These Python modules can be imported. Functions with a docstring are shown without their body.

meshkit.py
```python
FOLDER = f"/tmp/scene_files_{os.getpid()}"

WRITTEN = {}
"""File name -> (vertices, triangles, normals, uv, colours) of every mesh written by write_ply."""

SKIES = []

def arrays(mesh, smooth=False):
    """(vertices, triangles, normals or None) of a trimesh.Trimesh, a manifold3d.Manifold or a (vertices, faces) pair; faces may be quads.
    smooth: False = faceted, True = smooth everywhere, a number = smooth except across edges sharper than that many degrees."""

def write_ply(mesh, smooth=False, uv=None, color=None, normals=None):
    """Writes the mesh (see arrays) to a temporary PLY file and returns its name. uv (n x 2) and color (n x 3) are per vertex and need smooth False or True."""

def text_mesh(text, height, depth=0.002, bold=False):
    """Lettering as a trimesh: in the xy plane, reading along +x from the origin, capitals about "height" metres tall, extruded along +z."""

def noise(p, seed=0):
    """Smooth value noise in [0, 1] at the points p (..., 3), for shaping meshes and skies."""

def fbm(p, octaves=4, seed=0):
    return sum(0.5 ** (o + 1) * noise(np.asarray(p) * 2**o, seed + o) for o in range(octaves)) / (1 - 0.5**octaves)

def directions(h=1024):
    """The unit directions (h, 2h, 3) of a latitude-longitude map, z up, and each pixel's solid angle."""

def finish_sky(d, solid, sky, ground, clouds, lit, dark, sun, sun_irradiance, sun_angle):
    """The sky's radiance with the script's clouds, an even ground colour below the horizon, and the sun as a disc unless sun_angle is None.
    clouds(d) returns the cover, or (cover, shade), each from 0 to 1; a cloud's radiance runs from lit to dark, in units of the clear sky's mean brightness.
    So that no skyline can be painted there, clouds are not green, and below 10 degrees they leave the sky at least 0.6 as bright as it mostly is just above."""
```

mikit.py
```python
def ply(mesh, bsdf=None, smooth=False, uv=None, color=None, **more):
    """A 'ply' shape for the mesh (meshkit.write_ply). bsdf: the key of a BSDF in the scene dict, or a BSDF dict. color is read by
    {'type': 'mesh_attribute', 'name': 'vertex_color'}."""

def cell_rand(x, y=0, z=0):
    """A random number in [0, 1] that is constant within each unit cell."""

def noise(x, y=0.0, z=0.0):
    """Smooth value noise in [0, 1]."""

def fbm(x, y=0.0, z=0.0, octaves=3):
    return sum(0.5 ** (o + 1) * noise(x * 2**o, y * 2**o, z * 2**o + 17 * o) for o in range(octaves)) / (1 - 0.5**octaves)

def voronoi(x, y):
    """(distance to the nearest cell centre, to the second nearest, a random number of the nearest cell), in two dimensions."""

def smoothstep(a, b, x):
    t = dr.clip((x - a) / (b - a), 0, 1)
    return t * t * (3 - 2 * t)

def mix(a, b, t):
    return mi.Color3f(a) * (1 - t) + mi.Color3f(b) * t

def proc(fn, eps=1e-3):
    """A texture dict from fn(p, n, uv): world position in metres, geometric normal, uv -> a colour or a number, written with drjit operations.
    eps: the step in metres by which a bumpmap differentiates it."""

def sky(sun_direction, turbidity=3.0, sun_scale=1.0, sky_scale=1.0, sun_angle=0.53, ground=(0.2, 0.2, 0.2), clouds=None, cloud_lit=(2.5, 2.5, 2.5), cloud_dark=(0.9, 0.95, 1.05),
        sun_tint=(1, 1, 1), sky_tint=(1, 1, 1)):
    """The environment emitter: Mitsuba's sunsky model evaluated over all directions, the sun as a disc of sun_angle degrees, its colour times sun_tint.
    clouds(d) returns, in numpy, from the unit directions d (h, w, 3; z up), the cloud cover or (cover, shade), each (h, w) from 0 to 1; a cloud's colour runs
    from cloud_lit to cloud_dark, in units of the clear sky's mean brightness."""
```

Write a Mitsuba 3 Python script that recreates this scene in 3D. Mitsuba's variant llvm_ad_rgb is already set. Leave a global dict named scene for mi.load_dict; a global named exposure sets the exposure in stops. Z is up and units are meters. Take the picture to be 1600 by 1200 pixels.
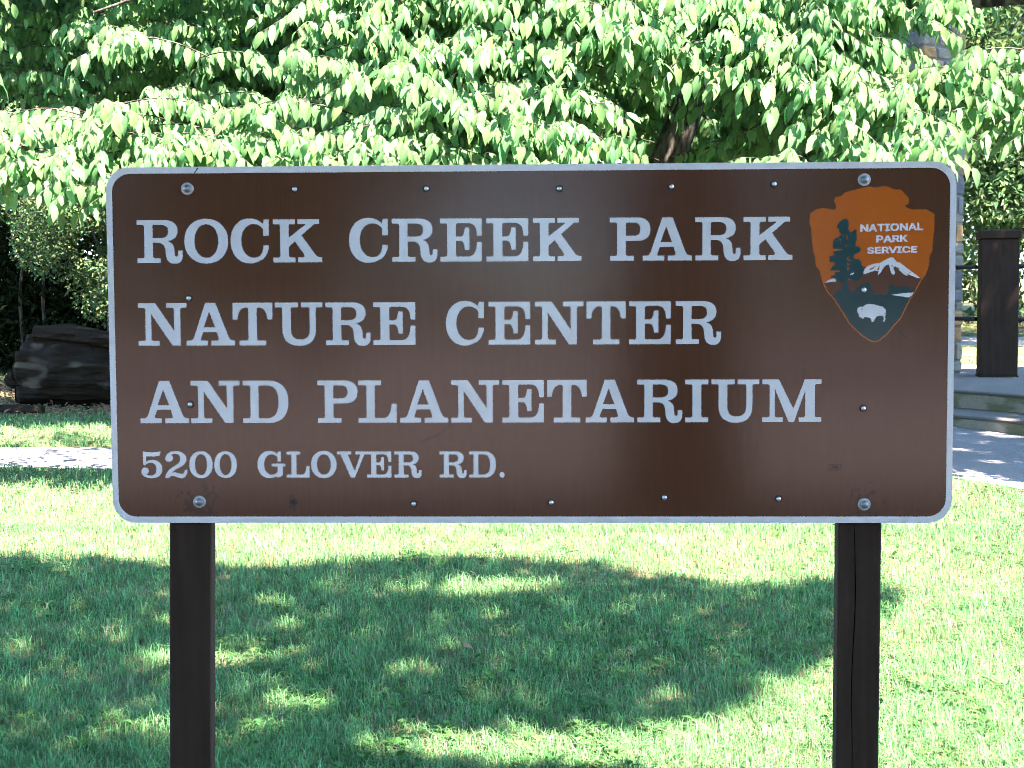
import math, random
import numpy as np, trimesh, mitsuba as mi, drjit as dr
import mikit, meshkit
from shapely.geometry import Polygon, LineString, Point, box
from shapely.ops import unary_union
from shapely import affinity, contains_xy

T = mi.ScalarTransform4f
scene, labels = {}, {}
rng = np.random.default_rng(7)
random.seed(7)

# ------------------------------------------------------------------ camera, light, exposure
EYE = np.array([0.0, 0.0, 1.5])
FWD = np.array([-0.03054, 0.9976, -0.06213])
UP = np.array([0.0029, 0.06224, 0.99806])
scene['camera'] = {'type': 'perspective', 'fov': 39.6, 'fov_axis': 'x', 'near_clip': 0.05, 'far_clip': 400.0,
                   'to_world': T().look_at(origin=EYE.tolist(), target=(EYE + FWD).tolist(), up=UP.tolist())}
SUN = np.array([0.40, -0.42, 0.82]); SUN /= np.linalg.norm(SUN)
scene['sky'] = mikit.sky(SUN.tolist(), turbidity=3.0, sun_tint=(1.0, 0.98, 1.14))
exposure = 5.5

def shift(z):                       # how far a shadow from height z falls from the thing that casts it
    return -SUN[:2] / SUN[2] * z

# ------------------------------------------------------------------ helpers
def number(key):
    if key not in scene and key not in labels: return key
    n = 1
    while '%s_%03d' % (key, n) in scene or '%s_%03d' % (key, n) in labels: n += 1
    return '%s_%03d' % (key, n)
def add(name, mesh, mat, parent=None, smooth=False, color=None, stuff=False, label=None):
    key = number((parent + '__' if parent else '') + name)
    scene[key] = mikit.ply(mesh, mat, smooth=smooth, color=color)
    if stuff: labels.setdefault(key, {})['kind'] = 'stuff'
    if label: labels.setdefault(key, {})['label'] = label
    return key
def thing(name, label, cat, group=None):
    key = number(name); labels[key] = {'label': label, 'category': cat}
    if group: labels[key]['group'] = group
    return key
def struct(name, mesh, mat, label=None, **k):
    key = add(name, mesh, mat, **k); labels[key] = {'kind': 'structure'}
    if label: labels[key]['label'] = label
    return key
def cat(ms):
    v, f, n = [], [], 0
    for m in ms:
        a, b = (m.vertices, m.faces) if hasattr(m, 'vertices') else m
        v.append(np.asarray(a, float)); f.append(np.asarray(b) + n); n += len(a)
    return np.vstack(v), np.vstack(f)
def zg(x, y):                       # the lawn is level at the sign and rises gently behind it
    return 0.03 * np.maximum(np.asarray(y, float) - 3.0, 0.0) + 0.0 * np.asarray(x, float)
def frames(p):
    p = np.asarray(p, float); t = np.gradient(p, axis=0); t /= np.linalg.norm(t, axis=1, keepdims=True) + 1e-12
    ref = np.array([0.31, 0.17, 0.94]) if abs(t[:, 2]).mean() < 0.8 else np.array([1.0, 0.2, 0.0])
    a = np.cross(t, ref); a /= np.linalg.norm(a, axis=1, keepdims=True) + 1e-12
    return p, a, np.cross(t, a)
def tube(p, r, sides=10, rough=0.0, seed=0, cap=True):
    p, a, b = frames(p); r = np.broadcast_to(np.asarray(r, float), (len(p),))
    ang = np.arange(sides) * 2 * np.pi / sides
    rr = r[:, None] * np.ones((1, sides))
    if rough: rr = rr * (1 + rough * (meshkit.noise(np.stack([np.cos(ang)[None] * 2.5 + 0 * rr, np.sin(ang)[None] * 2.5 + 0 * rr, np.arange(len(p))[:, None] * 0.35 + 0 * rr], -1) + 9.7, seed) - 0.5) * 2)
    v = p[:, None] + rr[..., None] * (np.cos(ang)[None, :, None] * a[:, None] + np.sin(ang)[None, :, None] * b[:, None])
    i, j = np.meshgrid(np.arange(len(p) - 1), np.arange(sides), indexing='ij')
    q = np.stack([i * sides + j, i * sides + (j + 1) % sides, (i + 1) * sides + (j + 1) % sides, (i + 1) * sides + j], -1).reshape(-1, 4)
    f = [q[:, [0, 1, 2]], q[:, [0, 2, 3]]]
    v = v.reshape(-1, 3)
    if cap:
        n = len(v); v = np.vstack([v, p[0], p[-1]]); k = np.arange(sides)
        f += [np.stack([k * 0 + n, (k + 1) % sides, k], 1), np.stack([k * 0 + n + 1, k + (len(p) - 1) * sides, (k + 1) % sides + (len(p) - 1) * sides], 1)]
    return v, np.vstack(f)
def spline(pts, n=24):
    pts = np.asarray(pts, float); s = np.r_[0, np.cumsum(np.linalg.norm(np.diff(pts[:, :3], axis=0), axis=1))]
    from scipy.interpolate import CubicSpline, PchipInterpolator
    return PchipInterpolator(s / s[-1], pts)(np.linspace(0, 1, n))
def bevel_box(sx, sy, sz, c=0.006, at=(0, 0, 0), rz=0.0, tilt=(0, 0)):
    """A box with chamfered edges, centred in x and y, standing on z = 0."""
    c = min(c, sx / 3, sy / 3, sz / 3)
    pts = [(x * (sx / 2 - c * (k != 0)), y * (sy / 2 - c * (k != 1)), z * (sz / 2 - c * (k != 2))) for x in (-1, 1) for y in (-1, 1) for z in (-1, 1) for k in (0, 1, 2)]
    m = trimesh.convex.convex_hull(np.array(pts)); m.apply_translation([0, 0, sz / 2])
    if tilt != (0, 0): m.apply_transform(trimesh.transformations.euler_matrix(tilt[0], tilt[1], 0))
    m.apply_transform(trimesh.transformations.rotation_matrix(rz, [0, 0, 1])); m.apply_translation(at)
    return m
def sheet(poly, z, thick=None):
    """A flat polygon as a surface that follows the ground, z above it."""
    v, f = trimesh.creation.triangulate_polygon(poly, engine='earcut')
    return np.column_stack([v, zg(v[:, 0], v[:, 1]) + z]), f
def unit(v): return v / (np.linalg.norm(v, axis=-1, keepdims=True) + 1e-12)

# ------------------------------------------------------------------ leaves and blades
def leaves(p, d, up, L, W, curl=0.25, fold=0.25, rows=3):
    """Leaves that start at p, point along d, face up; L long, W wide; each bends by curl and is folded along its midrib."""
    n = len(p); d = unit(d); side = unit(np.cross(d, up)); nor = np.cross(side, d)
    L = np.broadcast_to(L, (n,))[:, None]; W = np.broadcast_to(W, (n,))[:, None]; curl = np.broadcast_to(curl, (n,))[:, None]
    def at(t, s, w): return p + d * (L * (t - 0.25 * curl * t * t)) - nor * (L * curl * t * t) + side * (W * w * s) + nor * (W * w * abs(s) * fold)
    if rows == 1:       # four corners: a diamond folded along its midrib
        V = np.stack([at(0, 0, 0), at(0.45, -0.5, 1), at(1, 0, 0), at(0.45, 0.5, 1)], 1)
        F = np.array([[0, 1, 2], [0, 2, 3]])
    else:
        prof = [(0.16, 0.72), (0.45, 1.0), (0.76, 0.62)]
        V = np.stack([at(0, 0, 0)] + [at(t, s, w) for t, w in prof for s in (-0.5, 0, 0.5)] + [at(1, 0, 0)], 1)
        F = [[0, 2, 1], [0, 3, 2], [10, 7, 8], [10, 8, 9]]
        for r in (1, 4):
            F += [[r, r + 1, r + 4], [r, r + 4, r + 3], [r + 1, r + 2, r + 5], [r + 1, r + 5, r + 4]]
        F = np.array(F)
    k = V.shape[1]
    return V.reshape(-1, 3), (F[None] + (np.arange(n) * k)[:, None, None]).reshape(-1, 3), k
def rand_unit(n): return unit(rng.normal(size=(n, 3)))
def tint(n, k, base, spread=0.18, hue=0.12):
    """One colour for each leaf, repeated for its k vertices."""
    c = np.asarray(base) * (1 + rng.normal(size=(n, 1)) * spread) * (1 + rng.normal(size=(n, 3)) * [hue, hue * 0.5, hue])
    return np.repeat(np.clip(c, 0.004, 0.7), k, 0)

# ------------------------------------------------------------------ materials
def rgb(*c): return {'type': 'rgb', 'value': list(c)}
def principled(c, rough=0.6, **k): return {'type': 'twosided', 'm': {'type': 'principled', 'base_color': c, 'roughness': rough, **k}}
ATTR = {'type': 'mesh_attribute', 'name': 'vertex_color'}
def thin(trans=0.8, rough=0.45, spec=1.5): return {'type': 'principledthin', 'base_color': ATTR, 'roughness': rough, 'diff_trans': trans, 'eta': spec, 'spec_trans': 0.0}
scene['leaf_mat'] = thin(0.95, 0.42)
scene['far_leaf_mat'] = thin(0.7, 0.45)
scene['pale_leaf_mat'] = principled(rgb(0.36, 0.34, 0.31), 0.8)
scene['litter_leaf_mat'] = principled(rgb(0.16, 0.10, 0.055), 0.8)
scene['grass_mat'] = thin(0.8, 0.4)
def soil(p, n, uv):
    a = mikit.fbm(p.x * 3.0, p.y * 3.0, 0.0, octaves=4); b = mikit.noise(p.x * 60.0, p.y * 60.0)
    return mikit.mix((0.035, 0.05, 0.018), (0.10, 0.085, 0.045), mikit.smoothstep(0.35, 0.75, a * 0.7 + b * 0.3))
scene['soil_mat'] = principled(mikit.proc(soil), 0.95, specular=0.2)
def concrete(p, n, uv):
    a = mikit.fbm(p.x * 1.7 + 3, p.y * 1.7, p.z * 3.0, octaves=4); b = mikit.noise(p.x * 140.0, p.y * 140.0, p.z * 140.0)
    return mikit.mix((0.15, 0.148, 0.142), (0.24, 0.237, 0.23), a * 0.65 + b * 0.35)
def worn_step(p, n, uv):
    a = mikit.fbm(p.x * 2.2 + 9, p.y * 2.2, p.z * 3.0, octaves=4); b = mikit.noise(p.x * 120.0, p.y * 120.0, p.z * 120.0)
    return mikit.mix((0.062, 0.060, 0.055), (0.12, 0.116, 0.106), a * 0.65 + b * 0.35)
scene['step_mat'] = principled(mikit.proc(worn_step), 0.85, specular=0.25)
scene['concrete_mat'] = principled(mikit.proc(concrete), 0.85, specular=0.3)
def asphalt(p, n, uv):
    a = mikit.fbm(p.x * 0.9, p.y * 0.9, 0.0, octaves=3); b = mikit.noise(p.x * 110.0, p.y * 110.0)
    return mikit.mix((0.08, 0.08, 0.084), (0.185, 0.182, 0.19), a * 0.5 + b * 0.5)
scene['asphalt_mat'] = principled(mikit.proc(asphalt), 0.8, specular=0.3)
def mossy(p, n, uv):
    a = mikit.fbm(p.x * 4.0, p.y * 4.0, p.z * 9.0, octaves=4); b = mikit.noise(p.x * 90.0, p.y * 90.0, p.z * 90.0)
    m = mikit.smoothstep(0.42, 0.62, a)
    return mikit.mix(mikit.mix((0.19, 0.18, 0.145), (0.27, 0.255, 0.215), b), (0.095, 0.105, 0.055), m * 0.8)
scene['riser_mat'] = principled(mikit.proc(mossy), 0.9, specular=0.2)
def bark(p, n, uv):
    a = mikit.fbm(p.x * 26.0, p.y * 26.0, p.z * 6.0, octaves=3); b = mikit.noise(p.x * 7.0, p.y * 7.0, p.z * 3.0)
    return mikit.mix((0.018, 0.0165, 0.0145), (0.105, 0.098, 0.085), mikit.smoothstep(0.36, 0.68, a * 0.8 + b * 0.2))
def bark_h(p, n, uv): return mikit.fbm(p.x * 26.0, p.y * 26.0, p.z * 6.0, octaves=3)
scene['bark_mat'] = {'type': 'twosided', 'm': {'type': 'bumpmap', 'h': mikit.proc(bark_h, eps=0.004), 'scale': 0.02, 'b': {'type': 'principled', 'base_color': mikit.proc(bark), 'roughness': 0.9, 'specular': 0.2}}}
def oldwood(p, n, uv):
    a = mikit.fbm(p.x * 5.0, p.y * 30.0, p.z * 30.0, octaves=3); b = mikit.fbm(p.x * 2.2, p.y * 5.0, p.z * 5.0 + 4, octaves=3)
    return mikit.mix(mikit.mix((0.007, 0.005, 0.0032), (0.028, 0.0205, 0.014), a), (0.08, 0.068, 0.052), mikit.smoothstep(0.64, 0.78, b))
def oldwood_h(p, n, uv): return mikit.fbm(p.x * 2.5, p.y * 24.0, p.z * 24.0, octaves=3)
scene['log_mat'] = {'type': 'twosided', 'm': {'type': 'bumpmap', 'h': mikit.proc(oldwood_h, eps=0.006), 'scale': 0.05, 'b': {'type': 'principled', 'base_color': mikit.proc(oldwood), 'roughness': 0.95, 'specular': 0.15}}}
def pale_wood(p, n, uv): return mikit.mix((0.33, 0.27, 0.23), (0.52, 0.47, 0.43), mikit.fbm(p.x * 60.0, p.y * 60.0, p.z * 4.0))
scene['pale_wood_mat'] = principled(mikit.proc(pale_wood), 0.85, specular=0.2)
def dark_wood(p, n, uv):
    g = mikit.fbm(p.x * 70.0, p.y * 70.0, p.z * 3.0, octaves=3); s = mikit.fbm(p.x * 14.0, p.y * 14.0, p.z * 5.0, octaves=2)
    return mikit.mix((0.013, 0.0075, 0.0048), (0.040, 0.0245, 0.0165), g * 0.6 + s * 0.4)
def dark_wood_h(p, n, uv): return mikit.fbm(p.x * 70.0, p.y * 70.0, p.z * 3.0, octaves=2)
scene['dark_wood_mat'] = {'type': 'twosided', 'm': {'type': 'bumpmap', 'h': mikit.proc(dark_wood_h, eps=0.002), 'scale': 0.003, 'b': {'type': 'principled', 'base_color': mikit.proc(dark_wood), 'roughness': 0.75, 'specular': 0.2}}}
scene['iron_mat'] = principled(rgb(0.018, 0.018, 0.02), 0.45, specular=0.5)
scene['mortar_mat'] = principled(rgb(0.13, 0.12, 0.11), 0.95, specular=0.2)
STONES = [(0.165, 0.16, 0.13), (0.12, 0.125, 0.125), (0.21, 0.19, 0.145), (0.26, 0.16, 0.07), (0.15, 0.115, 0.085), (0.085, 0.092, 0.10)]
def stone_fn(c):
    def fn(p, n, uv):
        a = mikit.fbm(p.x * 9.0, p.y * 9.0, p.z * 14.0, octaves=4)
        return mikit.mix(tuple(0.65 * v for v in c), tuple(min(1.25 * v, 0.6) for v in c), a)
    return fn
for i, c in enumerate(STONES): scene['stone_mat_%d' % i] = principled(mikit.proc(stone_fn(c)), 0.85, specular=0.25)

# the sign's sheeting: brown film on grained plywood, rust run from the bolts where the photograph shows it
SX, SY, SZ = -0.0593, 3.0807, 1.3927
RUST = [(-0.7229, -0.3418, 0.030), (0.7268, -0.3479, 0.026), (-0.5151, -0.3433, 0.008)]
def brown(p, n, uv):
    x, z = p.x - SX, p.z - SZ
    g = mikit.fbm(x * 260.0, z * 16.0, 0.0, octaves=2); b = mikit.fbm(x * 5.0, z * 5.0, 3.0, octaves=3)
    c = mikit.mix((0.062, 0.0222, 0.0096), (0.078, 0.029, 0.0130), g * 0.5 + b * 0.5)
    for rx, rz, r in RUST:      # rust specks that crowd about a bolt, with a ragged outline
        d = dr.sqrt(dr.square(x - rx) + dr.square((z - rz) * 0.8))
        w = mikit.smoothstep(0.46, 0.60, mikit.fbm(x * 130.0, z * 130.0, 5.0, octaves=2) + 0.34 * (1 - d / r))
        c = mikit.mix(c, (0.035, 0.018, 0.012), dr.select(d < 1.9 * r, w * 0.75, 0.0))
    return c
def grain_h(p, n, uv):
    x, z = p.x - SX, p.z - SZ
    return mikit.fbm(x * 140.0, z * 9.0, 0.0, octaves=2) + 0.5 * mikit.noise(x * 300.0, z * 300.0)
GRAIN = mikit.proc(grain_h, eps=0.0015)
def film(c, rough=0.13, ior=1.5):
    return {'type': 'twosided', 'm': {'type': 'bumpmap', 'h': GRAIN, 'scale': 0.00003, 'b': {'type': 'principled', 'base_color': c, 'roughness': rough, 'eta': ior}}}
scene['brown_film_mat'] = film(mikit.proc(brown))
def white_fn(p, n, uv):
    x, z = p.x - SX, p.z - SZ
    return mikit.mix((0.53, 0.54, 0.56), (0.61, 0.62, 0.64), 0.6 * mikit.fbm(x * 30.0, z * 30.0, 1.0) + 0.4 * mikit.noise(x * 400.0, z * 400.0))
scene['white_film_mat'] = film(mikit.proc(white_fn))
scene['orange_film_mat'] = film(rgb(0.40, 0.088, 0.007))
scene['dark_green_film_mat'] = film(rgb(0.007, 0.040, 0.046))
scene['red_brown_film_mat'] = film(rgb(0.085, 0.032, 0.02))
scene['ink_mat'] = principled(rgb(0.03, 0.02, 0.016), 0.6)
scene['sticker_mat'] = principled(rgb(0.10, 0.062, 0.05), 0.5)
scene['plywood_edge_mat'] = principled(rgb(0.05, 0.036, 0.028), 0.9)
scene['zinc_mat'] = {'type': 'twosided', 'm': {'type': 'principled', 'base_color': rgb(0.36, 0.37, 0.38), 'metallic': 0.7, 'roughness': 0.5}}
scene['bolt_head_mat'] = {'type': 'twosided', 'm': {'type': 'principled', 'base_color': rgb(0.22, 0.26, 0.29), 'metallic': 0.8, 'roughness': 0.35}}
scene['screw_head_mat'] = {'type': 'twosided', 'm': {'type': 'principled', 'base_color': rgb(0.62, 0.64, 0.66), 'metallic': 0.9, 'roughness': 0.3}}
scene['lot_mat'] = principled(rgb(0.088, 0.084, 0.088), 0.9, specular=0.2)
scene['rusty_mat'] = principled(rgb(0.035, 0.022, 0.017), 0.8)

# ------------------------------------------------------------------ ground, paths
g = np.array([[-150, -120], [150, -120], [-150, 3], [150, 3], [-150, 90], [150, 90]], float)
struct('lawn', (np.column_stack([g, zg(g[:, 0], g[:, 1])]), np.array([[0, 1, 3], [0, 3, 2], [2, 3, 5], [2, 5, 4]])), 'soil_mat', 'lawn ground that the grass grows from')
def wavy(pts, amp, seed, n=60):
    p = spline(pts, n); return p[:, :2] + (meshkit.noise(np.column_stack([p[:, :2] * 2.0, p[:, 0] * 0 + seed])) - 0.5)[:, None] * amp
near = wavy([(-14, 10.95), (-4.19, 10.54), (-3.3, 10.40), (0, 10.3), (2.1, 10.35), (2.8, 10.04), (3.11, 9.5), (5.0, 6.2), (7.5, 3.05)], 0.07, 1)
far = wavy([(11, 3.05), (4.4, 11.6), (3.4, 13.3), (2.0, 13.4), (0.5, 12.2), (-3.7, 11.6), (-4.6, 11.62), (-14, 12.1)], 0.07, 2)
PATH = Polygon(np.vstack([near, far])).buffer(0)
struct('path', sheet(PATH, 0.004), 'asphalt_mat', 'pale asphalt path crossing behind the sign to the steps')
PATH2 = Polygon([(2.5, 17.6), (5.2, 17.2), (9, 16.6), (9, 19.0), (5.4, 19.9), (2.0, 20.6)])
struct('path', sheet(PATH2, 0.004), 'concrete_mat', 'pale path beyond the railing')
PATH3 = Polygon([(2.5, 24.3), (9, 23.6), (9, 26.2), (2.0, 27.0)])
struct('path', sheet(PATH3, 0.004), 'concrete_mat', 'farther pale path beyond the railing')
struct('parking_lot', (lambda v: (np.column_stack([v, np.full(4, 0.004)]), np.array([[0, 1, 2], [0, 2, 3]])))(np.array([(-40, -2.2), (-40, -48), (40, -48), (40, -2.2)], float)), 'lot_mat', 'pale paved lot behind the viewer')
LITTER = Polygon(wavy([(-9, 14.0), (-5.5, 13.95), (-3, 13.8), (-2, 14.5), (-2.5, 16.5), (-6, 17.5), (-9, 17)], 0.3, 5))

# ------------------------------------------------------------------ concrete steps and landing, rotated against the view
NF = np.array([0.853, 0.522]); TF = np.array([0.522, -0.853])          # away from the reader, along the front edge
def on_steps(s, t, z): q = NF * s + TF * t; return np.array([q[0], q[1], z])
S0 = 9.80
def slab(sa, sb, ta, tb, za, zb, c=0.012):
    m = bevel_box(sb - sa, tb - ta, zb - za, c); m.apply_translation([(sa + sb) / 2, (ta + tb) / 2, za])
    v = np.array(m.vertices); q = v[:, :1] * NF + v[:, 1:2] * TF
    return np.column_stack([q, v[:, 2]]), np.array(m.faces)[:, ::-1]
steps = thing('concrete_steps', 'two broad weathered concrete steps rising to a landing beside the path', 'steps')
Z1, Z2 = 0.405, 0.575
add('riser', slab(S0 + 0.012, S0 + 1.2, -12, 4, 0.0, Z1 - 0.0301, 0.004), 'riser_mat', steps)
add('tread', slab(S0, S0 + 1.2, -12, 4, Z1 - 0.03, Z1), 'step_mat', steps)
S1 = S0 + 0.62
add('riser', slab(S1 + 0.012, S1 + 4.2, -12.4, 4, Z1 + 0.0005, Z2 - 0.0301, 0.004), 'riser_mat', steps)
add('landing', slab(S1, S1 + 4.2, -12.4, 4, Z2 - 0.03, Z2), 'step_mat', steps)

# ------------------------------------------------------------------ stone pillar, laid in courses; every stone a piece of its own
pillar = thing('stone_pillar', 'tall square pillar of rough grey, blue and tan stones half hidden by leaves', 'pillar')
PC, PH, PW = np.array([4.245, 16.75]), 4.6, 0.70
PA = math.atan2(-NF[1], -NF[0])
def pillar_local(m):
    v = np.array(m.vertices); c, s = math.cos(PA), math.sin(PA)
    return np.column_stack([v[:, 0] * c - v[:, 1] * s + PC[0], v[:, 0] * s + v[:, 1] * c + PC[1], v[:, 2] + Z2]), np.array(m.faces)
add('core', pillar_local(bevel_box(PW - 0.03, PW - 0.03, PH, 0.01)), 'mortar_mat', pillar)
r2 = random.Random(3); z = 0.004
def rough_block(sx, sy, sz, at):
    m = bevel_box(sx, sy, sz, 0.018); m = m.subdivide()
    v = np.array(m.vertices); v = v + (meshkit.noise(v * 17 + np.array(at) * 5 + 40, 3)[:, None] - 0.5) * 0.02 * unit(v - v.mean(0))
    v += at; return trimesh.Trimesh(v, m.faces, process=False)
while z < PH - 0.05:
    h = min(r2.choice([0.10, 0.14, 0.18, 0.22]), PH - z)
    for face in range(4):           # the corner stones run through on alternate faces
        a = -PW / 2 + (0.11 if face % 2 else 0.0); b = PW / 2 - (0.11 if face % 2 else 0.0)
        x = a
        while x < b - 0.02:
            w = r2.uniform(0.16, 0.36)
            if b - (x + w) < 0.12: w = b - x
            d = 0.10; off = PW / 2 - d / 2 + r2.uniform(-0.006, 0.012)
            m = rough_block(w - 0.014, d, h - 0.014, [x + w / 2, 0, z + 0.007])
            m.apply_translation([0, -off, 0]); m.apply_transform(trimesh.transformations.rotation_matrix(face * math.pi / 2, [0, 0, 1]))
            add('stone', pillar_local(m), 'stone_mat_%d' % r2.choice([0, 0, 1, 1, 2, 2, 3, 4, 5]), pillar)
            x += w
    z += h

# ------------------------------------------------------------------ brown box post with its railing
bp = thing('box_post', 'broad dark brown boxed wooden post with a cap at the top of the steps', 'post')
BA = math.radians(-11); BC = np.array([4.92, 16.0])
add('shaft', bevel_box(0.40, 0.40, 1.50, 0.008, (BC[0], BC[1], Z2 + 0.02), BA), 'dark_wood_mat', bp)
add('base', bevel_box(0.42, 0.42, 0.0195, 0.006, (BC[0], BC[1], Z2), BA), 'dark_wood_mat', bp)
add('cap', bevel_box(0.445, 0.445, 0.095, 0.010, (BC[0], BC[1], Z2 + 1.5205), BA), 'dark_wood_mat', bp)
rl = thing('iron_railing', 'dark iron railing of two bars between stone pillar and brown post', 'railing')
for zz in (0.635, 1.22):
    add('bar', tube([[4.50, 16.62, Z2 + zz], [4.74, 16.2, Z2 + zz]], 0.024, 10), 'iron_mat', rl, smooth=40)
    add('bar', tube([[5.02, 15.86, Z2 + zz], [7.6, 14.4, Z2 + zz]], 0.024, 10), 'iron_mat', rl, smooth=40)
for nm, x, y, w, h in (('grey', 7.05, 26.8, 0.085, 1.5), ('sunlit white', 7.16, 26.7, 0.09, 1.5)):
    k = thing('wooden_post', {'grey': 'thin grey weathered wooden post seen through the railing', 'sunlit white': 'thin pale sunlit wooden post seen through the railing'}[nm], 'post')
    m = bevel_box(w, w, h, 0.008, (x, y, float(zg(x, y)) - 0.05), 0.5)
    scene[k] = mikit.ply(m, 'pale_wood_mat')

# ------------------------------------------------------------------ fallen log
log = thing('fallen_log', 'huge fallen dark log with a split weathered top lying in the shade', 'log')
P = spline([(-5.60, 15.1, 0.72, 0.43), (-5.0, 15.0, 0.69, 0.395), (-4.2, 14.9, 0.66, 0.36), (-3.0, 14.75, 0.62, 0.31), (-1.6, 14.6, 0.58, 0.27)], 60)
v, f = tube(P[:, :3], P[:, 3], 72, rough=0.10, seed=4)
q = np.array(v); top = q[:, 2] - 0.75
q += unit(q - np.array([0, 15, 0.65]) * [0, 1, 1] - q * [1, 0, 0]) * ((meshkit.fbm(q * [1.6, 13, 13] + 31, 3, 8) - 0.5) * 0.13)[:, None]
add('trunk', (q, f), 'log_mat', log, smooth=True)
def shard(a, b, w, h, seed):        # a long splinter of wood on the log's torn top
    p = spline([a, (np.array(a) + b) / 2 + [0, 0, 0.03], b], 18); t = np.linspace(0, 1, 18)
    v, f = tube(p, w * (1 - 0.75 * np.abs(t - 0.35)), 9, rough=0.35, seed=seed)
    v[:, 2] = (v[:, 2] - np.array(a)[2]) * h + np.array(a)[2]; return v, f
add('splinter', shard((-5.5, 14.9, 1.13), (-4.0, 14.75, 0.93), 0.13, 0.8, 3), 'log_mat', log)
add('splinter', shard((-5.0, 14.72, 1.08), (-3.5, 14.6, 0.90), 0.10, 0.8, 5), 'log_mat', log)
v, f = tube(spline([(-5.45, 14.9, 0.64), (-5.62, 14.82, 0.65), (-5.74, 14.8, 0.63), (-5.80, 14.8, 0.61)], 12), np.array([0.11] * 6 + [0.108, 0.105, 0.10, 0.09, 0.07, 0.03]), 18, rough=0.12, seed=9)
add('branch_stub', (v, f), 'log_mat', log)
v, f = tube(spline([(-7.4, 14.2, 0.37), (-6.2, 14.15, 0.37), (-5.15, 14.1, 0.365)], 12), 0.055, 8, rough=0.2, seed=2)
k = thing('timber_edging', 'low dark timber lying on the ground in front of the log', 'timber'); scene[k] = mikit.ply((v, f), 'log_mat')
n = 9000
xy = rng.uniform([-9, 13.7], [-1.5, 17.5], (n, 2)); xy = xy[contains_xy(LITTER, xy[:, 0], xy[:, 1])]; n = len(xy)
p = np.column_stack([xy, zg(xy[:, 0], xy[:, 1]) + rng.uniform(0.006, 0.035, n)])
d = rand_unit(n) * [1, 1, 0.35]; u = unit(np.array([0, 0, 1.0]) + 0.5 * rand_unit(n))
v, f, kk = leaves(p, d, u, rng.uniform(0.05, 0.11, n), rng.uniform(0.03, 0.05, n), 0.3, 0.3, 1)
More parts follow.
